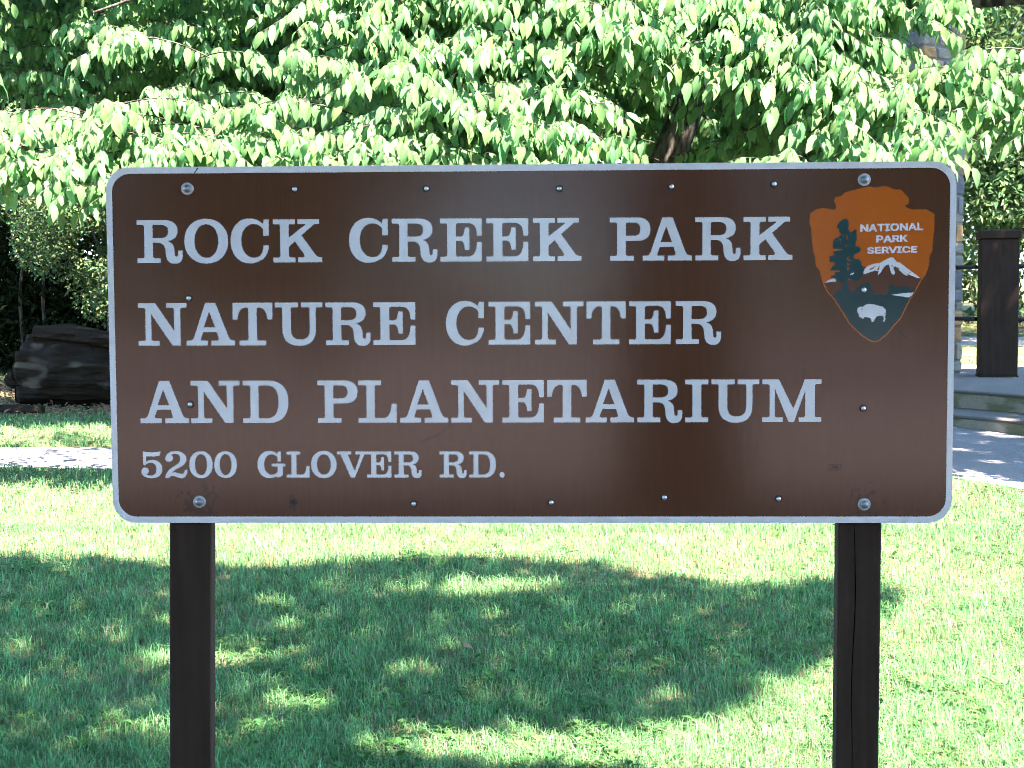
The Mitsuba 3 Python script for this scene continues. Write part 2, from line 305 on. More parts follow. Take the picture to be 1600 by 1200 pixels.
add('leaf_litter', (v, f), 'far_leaf_mat', color=tint(n, kk, (0.26, 0.19, 0.12), 0.3, 0.1), stuff=True, label='tan dead leaves lying about the fallen log')

# ------------------------------------------------------------------ trees
def make_tree(name, label, base, path, radii, limbs, group=None, sides=16, mat='bark_mat'):
    t = thing(name, label, 'tree', group)
    P = spline(path, 40); R = np.interp(np.linspace(0, 1, 40), np.linspace(0, 1, len(radii)), radii)
    add('trunk', tube(P, R, sides, rough=0.10, seed=len(scene)), mat, t, smooth=True)
    for pts, ra, rb in limbs:
        Q = spline(pts, 22); add('limb', tube(Q, np.linspace(ra, rb, 22), 9, rough=0.08, seed=len(scene)), mat, t, smooth=True)
    return t

# the broad-leaved tree right behind the sign: tiers of sprays whose leaves hang from arching twigs
main = make_tree('broadleaf_tree', 'broad leafy tree with leaning trunk and tiers of hanging sunlit leaves behind the sign', None,
    [(0.0, 11.0, 0.15), (0.36, 11.0, 1.3), (0.85, 11.0, 2.5), (1.02, 11.0, 2.95), (1.32, 11.1, 4.0), (1.5, 11.3, 5.6)], [0.20, 0.155, 0.13, 0.12, 0.10, 0.06],
    [([(1.14, 11, 3.3), (0.2, 10.4, 3.7), (-1.4, 9.7, 3.75), (-3.0, 9.3, 3.35)], 0.06, 0.008), ([(1.15, 11, 3.2), (2.2, 10.3, 3.5), (3.6, 9.8, 3.5), (4.8, 9.6, 3.3)], 0.075, 0.018),
     ([(1.3, 11.1, 3.7), (0.4, 10.0, 4.3), (-0.6, 9.2, 4.4)], 0.06, 0.015), ([(1.4, 11.2, 4.3), (2.6, 10.2, 4.9), (3.6, 9.4, 4.9)], 0.055, 0.015),
     ([(1.2, 11, 3.4), (1.3, 10.0, 3.6), (1.6, 9.0, 3.4)], 0.05, 0.012), ([(1.4, 11.2, 4.5), (-0.6, 11.3, 5.2), (-3.0, 10.8, 5.2)], 0.06, 0.015),
     ([(0.6, 11, 1.8), (-0.8, 11.6, 2.8), (-3.2, 11.6, 3.0)], 0.06, 0.015), ([(1.3, 11.1, 3.9), (2.8, 11.8, 4.4), (4.8, 11.8, 4.4)], 0.06, 0.015)])
def spray(p0, dirn, length, lsize):
    """One arching twig with side twigs; returns twig lines and leaf seats."""
    m = 16; t = np.linspace(0, 1, m); dirn = unit(dirn)
    line = p0 + dirn * length * t[:, None] + np.array([0, 0, 1.0]) * (0.10 * np.sin(t * np.pi) - 0.22 * t ** 2)[:, None] * length
    return line
tw_lines, seats, sdir, slen = [], [], [], []
def visible_front(x, z): return 8.55 + 0.42 * np.clip(z - 2.0, 0, 3) + 0.05 * abs(x)
NS = 1900
for i in range(NS):
    while True:
        x, z = rng.uniform(-5.2, 5.6), 2.0 + 2.9 * rng.random() ** 0.9
        deep = rng.random() < 0.55
        lo = 2.12 + 0.20 * (meshkit.noise(np.array([[x * 0.9 + 30, 2.2, 1.0]]))[0])
        if x > 2.2: lo = max(lo, 2.35 + 0.10 * (x - 2.2))
        if x < -2.0: lo = max(lo, 2.16)
        if z < lo: continue
        y = visible_front(x, z) + (rng.uniform(0.7, 3.8) if deep else abs(rng.normal()) * 0.25)
        if meshkit.noise(np.array([[x * 1.35 + 50, y * 0.5, z * 1.9 + 20]]), 5)[0] < (0.40 if not deep else 0.30): continue
        if y > 9.6 and z < 2.3: continue
        if 0.14 < x < 1.08 and z < 3.0 and y < 11: continue
        sp = np.array([x, y]) + shift(1.0) * (z - 0.25)
        if sp[0] < -2.9 and 10.3 < sp[1] < 13.3 and rng.random() < 0.96: continue
        off = np.array([x - 1.0, y - 11.0, z - 2.7]); al = off @ SUN
        if 0 < al < 2.6 and np.linalg.norm(off - al * SUN) < 0.62: continue
        if 0.205 < x / y + 0.0 < 0.30 and 0.085 < (z - 1.5) / y < 0.19 and rng.random() < 0.62: continue
        if x > 2.7 and (deep or rng.random() < 0.5): continue
        break
    a = rng.choice([0.0, math.pi]) + rng.normal() * 0.55
    dirn = np.array([math.cos(a), -abs(math.sin(a)) - 0.15, rng.normal() * 0.12 + 0.02])
    L = rng.uniform(0.6, 1.15)
    line = spray(np.array([x, y, z]) - dirn * L * 0.5, dirn, L, 0.12)
    tw_lines.append((line, 0.0055, 0.002))
    for q in np.linspace(0.06, 1.0, int(L / 0.034)):
        k = q * 15; j = min(int(k), 14); pt = line[j] + (line[j + 1] - line[j]) * (k - j)
        seats.append(pt); sdir.append(dirn); slen.append(1.0)
    for q in rng.uniform(0.15, 0.8, 4):
        j = int(q * 15); s = rng.choice([-1, 1]); dd = unit(dirn * 0.7 + s * np.cross(dirn, [0, 0, 1.0]) * 0.75 + [0, 0, -0.05])
        ll = rng.uniform(0.2, 0.42); sub = spray(line[j], dd, ll, 0.1)
        tw_lines.append((sub[::3], 0.003, 0.0015))
        for w in np.linspace(0.15, 1.0, int(ll / 0.036)):
            k = w * 15; j2 = min(int(k), 14); seats.append(sub[j2] + (sub[j2 + 1] - sub[j2]) * (k - j2)); sdir.append(dd); slen.append(0.92)
seats, sdir, slen = np.array(seats), np.array(sdir), np.array(slen)
n = len(seats)
sidev = unit(np.cross(sdir, [0, 0, 1.0])) * np.where(np.arange(n) % 2, 1, -1)[:, None]
drop = rng.uniform(0.5, 1.5, n)[:, None]
ld = unit(sidev * 0.55 + sdir * 0.35 - np.array([0, 0, 1.0]) * drop + rand_unit(n) * 0.22)
lu = unit(np.array([0.12, -0.62, 0.55]) + sidev * 0.25 + rand_unit(n) * 0.38)
LL = rng.uniform(0.072, 0.158, n) * slen; LW = LL * rng.uniform(0.33, 0.44, n)
order = np.argsort(seats[:, 1] + 0.25 * abs(seats[:, 0]))
inview = (seats[:, 2] < 1.5 + 0.20 * seats[:, 1]) & (np.abs(seats[:, 0] + 0.03 * seats[:, 1]) < 0.36 * seats[:, 1])
order = np.r_[order[inview[order]], order[~inview[order]]]
V, F, kk = leaves(seats[order], ld[order], lu[order], LL[order], LW[order], rng.uniform(0.15, 0.55, n), 0.30, 3)
C = tint(n, kk, (0.14, 0.29, 0.115), 0.16, 0.09)
NL = 300
fk = len(F) // n
for i in range(NL):
    add('leaf', (V[i * kk:(i + 1) * kk], F[:fk]), 'leaf_mat', main, smooth=True, color=C[i * kk:(i + 1) * kk])
add('foliage', (V[NL * kk:], F[NL * fk:] - NL * kk), 'leaf_mat', main, smooth=True, color=C[NL * kk:], stuff=True)
add('twigs', cat([tube(l, np.linspace(a, b, len(l)), 4, cap=False) for l, a, b in tw_lines]), 'bark_mat', main, stuff=True)

def crown_points(blobs, n, noise_cut=0.42, freq=1.1, seed=0, shell=0.45):
    """Points in a union of ellipsoids, thinned by noise so that the crown has clumps and gaps."""
    out = []; vol = np.array([b[3] * b[4] * b[5] for b in blobs]); vol = vol ** 0.8 / (vol ** 0.8).sum()
    while sum(map(len, out)) < n:
        k = rng.choice(len(blobs), n, p=vol); B = np.array(blobs)[k]
        u = rand_unit(n) * (rng.uniform(0, 1, n) ** (shell))[:, None]
        p = B[:, :3] + u * B[:, 3:6]
        out.append(p[meshkit.fbm(p * freq + 100 + seed * 13.7, 2, seed) > noise_cut])
    return np.vstack(out)[:n]
def crown(t, blobs, n, size, ratio, base, mat='far_leaf_mat', rows=1, cut=0.46, freq=1.1, spread=0.22, face=(0, -0.35, 0.75), name='crown', droop=0.35, hue=0.12):
    p = crown_points(blobs, n, cut, freq, len(scene))
    d = unit(rand_unit(n) * [1, 1, 0.6] - [0, 0, droop]); u = unit(np.array(face) + rand_unit(n) * 0.75)
    L = rng.uniform(*size, n)
    v, f, k = leaves(p, d, u, L, L * ratio, rng.uniform(0.1, 0.4, n), 0.3, rows)
    return add(name, (v, f), mat, t, color=tint(n, k, base, spread, hue), stuff=True)

# a small-leaved holly on the left behind the log's near side
holly = make_tree('holly_tree', 'glossy small-leaved holly with low dense branches above the fallen log', None, [(-2.9, 16.7, 0.4), (-2.85, 16.7, 2.0), (-2.9, 16.7, 5.0)], [0.13, 0.11, 0.04],
    [([(-2.9, 16.7, 1.8), (-4.0, 16.2, 2.1), (-4.9, 16.6, 2.0)], 0.04, 0.012), ([(-2.9, 16.7, 2.4), (-4.2, 16.4, 3.0), (-5.6, 16.1, 3.0)], 0.04, 0.012)])
crown(holly, [(-3.2, 16.2, 3.0, 2.2, 1.6, 1.5), (-4.8, 16.1, 2.75, 1.7, 1.3, 0.75), (-5.35, 16.0, 2.15, 0.8, 0.8, 0.55), (-4.9, 15.9, 1.75, 0.6, 0.7, 0.6), (-3.6, 16.6, 1.7, 0.9, 0.9, 0.7), (-6.3, 16.6, 3.1, 1.3, 1.2, 0.7)], 84000, (0.04, 0.07), 0.52, (0.10, 0.165, 0.075), cut=0.44, freq=2.2, hue=0.2, face=(0.1, -0.5, 0.6))

# trees farther back; their crowns close the view
far_specs = [
    ('tall dark-trunked tree in the shade behind the log, far left', -9.0, 19.5, 0.20, [(-9, 19, 6.5, 3.2, 2.5, 3.6), (-8.2, 18.2, 3.6, 2.4, 1.6, 1.2), (-10, 21.5, 3.2, 3.0, 1.2, 1.6)], (0.055, 0.095, 0.035)),
    ('slim tree behind the holly with a lit grey patch on its trunk', -5.75, 18.3, 0.10, [(-6, 19, 6.2, 2.8, 2.4, 3.2), (-5.2, 18.6, 3.9, 2.0, 1.5, 1.0), (-6.2, 20.8, 3.0, 3.2, 1.1, 1.4)], (0.06, 0.105, 0.035)),
    ('leafy tree behind the left half of the sign', -2.4, 20.5, 0.18, [(-2.4, 20, 6.0, 3.0, 2.5, 3.6), (-2.2, 19.0, 3.4, 2.4, 1.4, 1.3), (-3.2, 21.5, 3.0, 2.6, 1.1, 1.3)], (0.06, 0.11, 0.04)),
    ('leafy tree behind the middle of the sign', 1.6, 21.5, 0.17, [(1.6, 21, 6.0, 3.0, 2.4, 3.6), (1.4, 20.0, 3.2, 2.5, 1.5, 1.4)], (0.065, 0.115, 0.04)),
    ('leafy tree behind the stone pillar', 5.6, 23.0, 0.16, [(5.4, 22.5, 6.4, 2.6, 2.2, 3.2), (4.6, 22, 4.2, 2.4, 1.5, 1.5)], (0.07, 0.12, 0.045)),
    ('bright leafy tree beyond the brown post', 8.9, 24.6, 0.13, [(8.6, 24.2, 4.6, 2.4, 2.0, 2.6), (7.9, 23.6, 3.0, 1.7, 1.2, 1.2)], (0.11, 0.20, 0.09)),
    ('tree at the far right edge of the wood', 13.0, 24.0, 0.2, [(13, 24, 6.0, 3.0, 2.5, 4.0)], (0.07, 0.12, 0.05)),
    ('tree far back on the left edge of the wood', -13.5, 22.0, 0.2, [(-13.5, 22, 6.0, 3.2, 2.5, 4.5)], (0.05, 0.09, 0.035)),
]
for lab, x, y, r, blobs, col in far_specs:
    z0 = float(zg(x, y))
    t = make_tree('background_tree', lab, None, [(x, y, z0 - 0.1), (x + 0.08, y, z0 + 2.2), (x - 0.05, y + 0.1, 6.5)], [r, r * 0.8, r * 0.4],
                  [([(x, y, 3.2), (x - 1.0, y - 0.5, 4.6), (x - 1.8, y - 0.8, 5.6)], r * 0.4, 0.02), ([(x, y, 3.6), (x + 0.9, y - 0.3, 4.8), (x + 1.8, y - 0.6, 6.0)], r * 0.4, 0.02)], None)
    crown(t, blobs, 24000, (0.10, 0.17), 0.5, col, cut=0.42, freq=0.9)
# the wood beyond, one mass of leaves and trunks
n = 210000
p = np.column_stack([rng.uniform(-24, 26, n), rng.uniform(29, 37, n), 15.5 * rng.random(n) ** 0.9 + 0.8])
p = p[meshkit.fbm(p * [0.55, 0.4, 0.6] + 60, 3, 17) > 0.36]; n = len(p)
v, f, k = leaves(p, unit(rand_unit(n) - [0, 0, 0.4]), unit(np.array([0, -0.4, 0.8]) + 0.7 * rand_unit(n)), rng.uniform(0.16, 0.30, n), rng.uniform(0.09, 0.15, n), 0.25, 0.3, 1)
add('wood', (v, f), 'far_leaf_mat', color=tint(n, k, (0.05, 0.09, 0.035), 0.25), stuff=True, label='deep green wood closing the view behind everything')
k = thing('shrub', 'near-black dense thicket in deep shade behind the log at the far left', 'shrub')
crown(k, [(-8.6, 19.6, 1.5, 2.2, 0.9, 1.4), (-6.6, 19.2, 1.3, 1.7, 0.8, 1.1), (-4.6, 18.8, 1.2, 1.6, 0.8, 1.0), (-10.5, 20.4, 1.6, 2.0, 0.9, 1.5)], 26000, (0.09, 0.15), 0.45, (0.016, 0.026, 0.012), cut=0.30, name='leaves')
for q in range(9):
    x = -9.6 + 0.62 * q + rng.normal() * 0.15; add('stem', tube(spline([(x, 18.9, 0.45), (x + rng.normal() * 0.2, 18.8, 1.5), (x + rng.normal() * 0.5, 18.9, 2.9)], 12), np.linspace(0.035, 0.012, 12), 6), 'bark_mat', k)
# dark understorey: shrubs deep in the shade of the wood
for i, (x, y, w, h) in enumerate([(-9.5, 22.5, 3.0, 1.7), (-5.4, 21.5, 2.6, 1.6), (-1.5, 23.5, 3.2, 1.8), (3.4, 27.5, 3.0, 2.2), (7.2, 31.0, 3.2, 2.4), (12, 29, 3.4, 2.4)]):
    t = thing('shrub', ['dark shrub in the shade at the far left', 'dark shrub in the shade behind the log', 'shrub hidden behind the sign, left of the steps', 'shrub behind the stone pillar', 'sunlit shrub far beyond the railing', 'shrub at the far right edge'][i], 'shrub')
    for q in range(5):
        a = rng.uniform(0, 6.28); add('stem', tube(spline([(x, y, zg(x, y)), (x + 0.3 * math.cos(a) * w, y + 0.3 * math.sin(a), h * 0.6), (x + 0.5 * math.cos(a) * w, y + 0.5 * math.sin(a), h * 1.05)], 10), np.linspace(0.025, 0.006, 10), 5), 'bark_mat', t)
    crown(t, [(x, y, float(zg(x, y)) + h * 0.55, w * 0.75, 1.1, h * 0.6)], 9000, (0.07, 0.12), 0.5, (0.06, 0.10, 0.035), cut=0.42)

# ------------------------------------------------------------------ lettering: slab serif capitals drawn as outlines, 100 units high
def path(d, n=10):
    """Outline from an SVG-like string with M L C commands (absolute, space separated)."""
    t=d.split(); pts=[]; i=0; c='M'
    num=lambda k:[tuple(map(float,s.split(','))) for s in t[i:i+k]]
    while i<len(t):
        if t[i] in 'MLC': c=t[i]; i+=1; continue
        if c in 'ML': pts+=num(1); i+=1
        else:
            a,b,e=num(3); i+=3; p=pts[-1]
            for s in np.linspace(0,1,n+1)[1:]:
                pts.append(tuple((1-s)**3*p[k]+3*(1-s)**2*s*a[k]+3*(1-s)*s*s*b[k]+s**3*e[k] for k in (0,1)))
    return Polygon(pts).buffer(0)
def ell(cx,cy,rx,ry,e=2.3):
    a=np.linspace(0,2*np.pi,49)[:-1]; c,s=np.cos(a),np.sin(a)
    return Polygon(np.stack([cx+rx*np.sign(c)*abs(c)**(2/e), cy+ry*np.sign(s)*abs(s)**(2/e)],1))
def fillet(s,r=4.5):
    "rounds the inner corners only"
    return s.buffer(r,join_style=2,mitre_limit=6).buffer(-r,quad_segs=6,join_style=1)
S=11.0
def stem(x0,x1,a,b,top=None,y0=0,y1=100):
    p=[box(x0,y0,x1,y1),box(a,0,b,S)]
    if top: p.append(box(top[0],100-S,top[1],100))
    return fillet(unary_union(p))
def glyphs():
    U=lambda *a: unary_union(list(a)); G={}
    bowlR='M 17,100 L 62,100 C 84,100 94,90 94,75 C 94,61 84,52 68,50.5 L 60,47 L 17,47'
    G['R']=U(stem(17,36.4,0.5,54,(0,37)), path(bowlR).difference(path('M 36.4,88.7 L 56,88.7 C 68,88.7 72.5,82 72.5,73 C 72.5,64 67,58.2 55,58.2 L 36.4,58.2')),
        path('M 36.4,47.3 L 46,47.3 C 59,47.3 64.5,41 65.3,29 L 66.3,19 C 67.5,5 75,-2.2 87,-2.2 C 98.5,-2.2 105,5 105,17 L 105,28.5 L 94.7,28.5 L 94.5,19 C 93.8,12.8 87.6,13.2 87,19 L 85.8,31 C 85,42.5 80,48 69,51.2 L 60,54 L 36.4,54'))
    G['P']=U(stem(17,37,0.5,55.5,(0,38)), path('M 17,100 L 64,100 C 84,100 94,90 94,73 C 94,56 84,46 64,46 L 17,46').difference(path('M 37,88.5 L 56,88.5 C 67,88.5 70.8,82 70.8,73 C 70.8,64 67,57.6 56,57.6 L 37,57.6')))
    G['O']=ell(51,50.2,51,52.3,2.12).difference(ell(51.3,50.4,28,39.3,2.1))
    c=ell(44.5,50.2,44.5,52.3,2.12).difference(ell(54,50.4,29.5,39.3,2.1))
    cut=Polygon([(60,62),(120,62),(120,38),(79,38),(60,38)])
    G['C']=U(c.difference(box(60,38.5,130,62)).difference(box(89,-5,130,110)), box(76,62,89,100), path('M 89,39.5 L 76.5,39.5 C 76,31 74.5,24 70,18 L 60,8 L 72,6 C 83,14 88,26 89,39.5')).difference(path('M 60,101.6 L 66,98.6 C 70,96 73,94 74.6,91.5 L 77.3,97.5 L 78.3,104 L 66,106 L 60,104'))
    e=fillet(U(box(16.5,0,37,100)))
    G['E']=U(stem(16.5,37,0,40,(0,40)), box(20,0,97.4,100).difference(path('M 37,89.3 L 66,89.3 C 80,89.3 85.5,80 86.5,59.5 L 104,59.5 L 104,45 L 86.5,45 C 85.5,23 79,11.3 66,11.3 L 37,11.3')),
        path('M 36,57.8 L 48,57.8 C 54,57.8 56,63 58.4,78.5 L 68.3,78.5 L 68.3,26.7 L 58.4,26.7 C 57,42 54,48 46,48 L 36,48'))
    G['K']=U(stem(16.4,36.4,0,51.5,(0,51.5)), path('M 36,57 L 74,86 L 97,89.5 L 94.5,88 L 36,35.5'),
        path('M 57,100 L 107.5,100 L 107.5,89 L 101,89 C 96.5,89 92,87 88.5,83.5 L 70,66 L 66,80 L 74,85 C 77,87.5 76,89 71.5,89 L 57,89'),
        path('M 51,48.5 L 65.5,63.5 L 97.3,19 C 100.5,14 104,11.3 113.5,11.3 L 113.5,0 L 57.5,0 L 57.5,11.3 L 68,11.3 C 73.5,11.3 74.3,14.5 71.5,19'))
    A=path('M 45,100 L 68.7,100 L 97,24 C 101,14 103.5,11.3 113.6,11.3 L 113.6,0 L 58,0 L 58,11.3 L 71.5,11.3 C 76,11.3 76.8,14 75.5,17.5 L 71.3,31.5 L 39.5,31.5 L 34,18 C 32.4,14 33.5,11.3 38,11.3 L 49.5,11.3 L 49.5,0 L 0,0 L 0,11.3 L 7,11.3 C 13,11.3 15.5,14 18.5,21')
    G['A']=A.difference(path('M 54,80 L 67.6,42.7 L 40.6,42.7'))
    G['N']=U(stem(17,30.2,0,49,None,0,96), fillet(U(box(84.3,20,98.7,100),box(66,89,114,100))), path('M 0,100 L 40,100 L 84.3,34 L 98.7,30 L 98.7,0 L 80,0 L 30.2,75 L 30.2,80 L 17,84 C 17,88 13,89 9,89 L 0,89'))
    G['T']=U(stem(36.8,56.6,15.5,78), path('M 0,100 L 93.4,100 L 93.4,60.5 L 82.2,60.5 C 81,77 74,88.7 62,88.7 C 58,88.7 56.6,87 56.6,83 L 56.6,78 L 36.8,78 L 36.8,83 C 36.8,87 35.5,88.7 31,88.7 C 19,88.7 12,77 11,60.5 L 0,60.5'))
    G['U']=U(fillet(U(box(17,45,37,100),box(0,89,54.4,100))), fillet(U(box(81.5,45,95.5,100),box(61.3,89,111.3,100))),
        path('M 17,46 L 37,46 L 37,38 C 37,21 44,13.3 59,13.3 C 74,13.3 81.5,21 81.5,38 L 81.5,46 L 95.5,46 L 95.5,38 C 95.5,12 82,-1.5 57,-1.5 C 31,-1.5 17,12 17,38'))
    G['D']=U(stem(18,37,0,45,(0,45)), path('M 18,100 L 62,100 C 92,100 107.7,81 107.7,50 C 107.7,19 92,0 62,0 L 18,0').difference(path('M 37,89 L 56,89 C 76,89 84.5,76 84.5,50 C 84.5,24 76,11 56,11 L 37,11')))
    G['L']=U(stem(19.5,39,0,40,(0,54.4)), path('M 19,0 L 91,0 L 91,44.6 L 78.8,44.6 C 78,22 72,11.2 58,11.2 L 19,11.2'))
    G['I']=stem(17.4,38,0,54.7,(0,54.7))
    G['M']=U(stem(18,30,0,49,None,0,96), fillet(U(stem(102,125,87,140), box(102,89,140,100), box(102,20,125,100))),
        path('M 0,100 L 39.5,100 L 74,31 L 101,100 L 115,100 L 104,80 L 75.5,0 L 63,0 L 30,78 L 18,84 C 18,88 14,89 10,89 L 0,89'))
    g=ell(46,50.2,46,52.3,2.12).difference(ell(55,50.4,30,39.3,2.1))
    G['G']=U(g.difference(box(60,43,140,62)).difference(box(90,-10,140,120)).difference(box(76,20,130,62)), box(77,62,90,100), path('M 55,53.5 L 106,53.5 L 106,43 L 97,43 L 97,9 C 90,5 86,2 76,0 L 66,8 C 74,13 77.5,20 77.5,32 L 77.5,43 L 55,43')).difference(path('M 62,101.6 L 68,98 C 72,95.5 74.5,93 76,90.5 L 78.3,97.5 L 79,104 L 66,106'))
    G['V']=U(path('M 0,100 L 55,100 L 55,89.5 L 48,89.5 C 42.5,89.5 42,87 43.5,83 L 67.5,25 L 88.5,82 C 90,87 88.5,89.5 84,89.5 L 71,89.5 L 71,100 L 117,100 L 117,89.5 L 112,89.5 C 106.5,89.5 104.5,87 102,81 L 68,0 L 53,0 L 17.5,82 C 14.5,88 12.5,89.5 7,89.5 L 0,89.5'))
    G['0']=ell(45,50,45,51.5,2.15).difference(ell(45,50.3,23.5,40.5,2.15))
    G['5']=path('M 8,101 C 28,97 52,97 76,101 L 72,84.5 C 55,81.5 38,81 20,83 L 19,62 C 28,67 36,68.5 43,68.5 C 66,68.5 81,55 81,34 C 81,12 65,-2 40,-2 C 15,-2 1,9 1,24 C 1,33 7,39 15,39 C 23,39 29,34 29,26 C 29,19 25,14 19,12.5 C 24,9.5 30,8 36,8 C 51,8 58.5,17 58.5,33 C 58.5,49 51,57.5 38,57.5 C 27,57.5 21,54 16,48 L 8,50')
    G['2']=path('M 2,70 C 2,90 18,102 42,102 C 67,102 82,90 82,71 C 82,56 72,47 54,38 C 40,31 32,26 27,19 C 32,21.5 38,22 43,20 C 51,17 57,14.5 63,14.5 C 71,14.5 75.5,20 76.5,30 L 86,30 C 85,9 76,-2 62,-2 C 48,-2 42,7 29,7 C 23,7 18,4 15,-1 L 1,-1 C 3,16 12,29 29,40 C 49,52 59,58 59,73 C 59,85 51,92 40,92 C 33,92 27,90 24,86.5 C 29,84 31.5,80 31.5,75.5 C 31.5,67 25.5,61.5 17.5,61.5 C 8.5,61.5 2,66 2,70')
    G['.']=ell(10,10,10,11,2)
    return G
# where they stand on the board, in millimetres from its centre
ARROW=[(655.9,306.3),(658.7,313.8),(671.7,316.5),(677.3,323),(694.1,327.6),(714.6,333),(729.5,335.7),(746.3,333.7),(761.2,336.8),(772.4,334.9),(781.8,329.7),(798.6,328.7),(806.1,320.2),(814.6,310.8),(814.8,298.7),(806.4,295.9),(808.4,291.3),(821.5,286.5),(849.4,286.9),(862.6,281.6),(869.2,275.9),(869.5,247.8),(867.1,221.6),(865.6,197.3),(860.1,187.9),(859.2,166.9),(852.6,148.2),(844.3,136.2),(836,120.9),(829.3,107.2),(821,95.3),(812.7,78.2),(802.7,55.9),(787.6,38.8),(772.5,20),(757.2,7.1),(745.3,2.9),(735,5.5),(719.6,15),(705.8,27.1),(690.2,42.7),(679.8,59.9),(667.7,78.8),(655.5,97.8),(643.5,109.8),(635.7,125.3),(630.4,140.8),(626,157.9),(618.2,168.2),(616.3,188.8),(612.8,198.7),(609.8,221.3),(607.7,247.6),(603.9,260.7),(605.6,279.5),(617.7,287.8),(630.8,291.5),(643.9,289.5),(653.3,286.7),(658.9,287.6),(660.7,294.1)]
FIELD=[(633.3,99.6),(652.1,103.8),(658.9,106.3),(667.3,114.9),(672.4,118.3),(689.5,116.5),(692.1,110.5),(701.5,113),(708.2,121.5),(715,126.6),(721.8,128.3),(728.6,133.4),(735.5,126.5),(739,114.5),(740.8,105.9),(769.8,105.8),(772.3,108.4),(775.5,126.3),(778,128),(784.9,123.7),(795.1,121.1),(803.6,123.1),(813.8,121.9),(820.7,117.5),(828.4,117.2),(846.3,115.7),(848,-21.6),(634.4,-20.8)]
ROCK=[(629.6,130.1),(663.7,135.1),(687.6,136.2),(708,142.9),(720.7,148.5),(735.2,153.9),(752.1,160.7),(769,169.1),(779.2,175.9),(791.2,167.3),(810.1,150.1),(840.8,140.2),(851.1,137.9),(851.7,91.7),(630,92.7)]
SNOW=[(719.8,152.3),(722.3,160),(728.2,165.9),(740.1,171),(753.7,172.6),(762.1,177.7),(772.3,182.8),(777.4,185.3),(783.3,184.4),(789.4,175.8),(797.9,173.2),(811.6,162.1),(825.4,151.7),(837.4,143.1),(840.8,140.2),(835.7,140),(825.5,144),(814.4,149.2),(812.7,145),(805.9,147.6),(799.8,153.6),(787.8,165.6),(782.7,162.2),(787.1,152.8),(784.6,146.8),(778.6,151.1),(775.9,162.2),(773.3,170),(766.5,167.4),(760.6,160.6),(757.3,153.8),(749.7,146.1),(752.2,155.5),(743.6,156.4),(738.6,154.8),(730.1,152.2),(720.7,148.9)]
BISON=[(707.3,75.2),(709.5,78.3),(715.5,79.5),(719.8,79.5),(724,83.7),(732.5,85.4),(742.7,84.7),(753,81),(761.5,79.3),(767.6,73.2),(768.9,66.4),(767.7,62.1),(766.5,59.5),(767.8,54.4),(765.7,47.5),(761.9,47.5),(764.4,52.7),(762.6,58.7),(760.1,60.4),(753.2,59.6),(748.1,57.9),(744.8,52.7),(741.4,46.7),(738.4,46.8),(737.1,52.8),(734.5,55.4),(727.7,57.1),(723.4,58),(720,53.7),(717.5,54.2),(716.6,56.3),(711.4,58),(709.7,64.9),(707,70.1)]
TREE=[(679.6,267.7),(685.6,265.5),(687.1,257.3),(687.9,252.1),(685,247),(688.7,242.5),(692.5,238.1),(696.1,241),(699.8,244.7),(703.5,243.9),(704.3,235),(705.1,224.7),(703,218.8),(701.6,211.4),(705.3,208.4),(712.7,206.2),(714.2,202.4),(710.6,197.3),(706.2,193.6),(699.6,190.7),(698.1,186.3),(701.1,181.8),(708.5,181.7),(714.5,175.8),(715.3,169.9),(718.3,165.4),(723.5,165.4),(719.9,155),(719.2,147.6),(711.9,141.7),(709,135.8),(703.1,134.3),(692.7,138.1),(688.3,140.3),(687.6,135.9),(687.7,127),(689.3,106.2),(675.3,106.2),(675.8,127),(675,133),(661.7,135.3),(661.7,139.7),(649.8,142.8),(650.5,145.7),(659.4,147.9),(659.3,153.8),(670.4,155.3),(673.3,156.7),(668.9,156.8),(655.6,157.6),(648.2,157.6),(654,165.7),(659.2,170.2),(657.6,174.6),(649.5,175.4),(646.5,180.6),(649.4,183.6),(644.2,187.3),(653.8,188.7),(658.2,192.4),(653.7,197.6),(659.6,199.1),(674.4,201.2),(672.9,202.7),(662.5,203.5),(654.4,204.3),(654.3,211.7),(655,222),(662.3,227.9),(667.5,227.9),(668.2,232.3),(674.1,233),(671.1,235.3),(666.6,241.2),(668.1,244.9),(662.1,248.6),(664.3,254.5),(667.9,261.9),(675.2,266.3)]
SLITS=[[(730.9,157),(735.1,161.6),(746.9,167.5),(740.2,160.7)],[(748.4,158.6),(754.6,168.3),(753,158.9)],[(780.1,169.1),(783.7,165.6),(779.3,165.3)],[(789.5,164.7),(797.2,160.4),(794.7,159.1)],[(810,156.9),(820.3,152.6),(818.6,151.4)]]
WEDGES=[[(779.1,104.9),(803.8,108.2),(826.8,109.5),(822.6,103),(817.5,98.7),(800.5,101.4)],[(637.8,131.8),(645,136.4),(655.2,140.6),(660.3,138.9),(662.9,134.1),(651.8,133.1)],[(690.1,148.2),(694.3,151.6),(699.7,152.4),(699.4,149.8),(691.8,147.3)]]
EYES=[[(716.2,76.6),(718.2,76.5),(718.3,71.7),(716.6,72.1)],[(764.8,62.1),(766.1,66.4),(767.4,69.8),(766.8,64.7)]]
HOLES=[[(682.2,232.2),(684.7,232.2),(684.8,223.3),(682.3,224.1)],[(682.4,213),(684.3,212.2),(683.9,206.3),(682.4,207.1)],[(683.4,186.3),(690.8,187),(684.9,184.5)],[(684.1,183.4),(689.3,181.9),(696,175.9),(689.4,178.6),(683.4,180.1)],[(684.2,174.5),(692.4,169.7),(685,168.2)],[(685.1,164.1),(688.8,164.8),(688.1,158.1),(685.1,157.4)],[(666.8,224.9),(671.5,224.2),(671.2,219)],[(674.1,233.8),(677.3,230.8),(676.8,227.1)]]
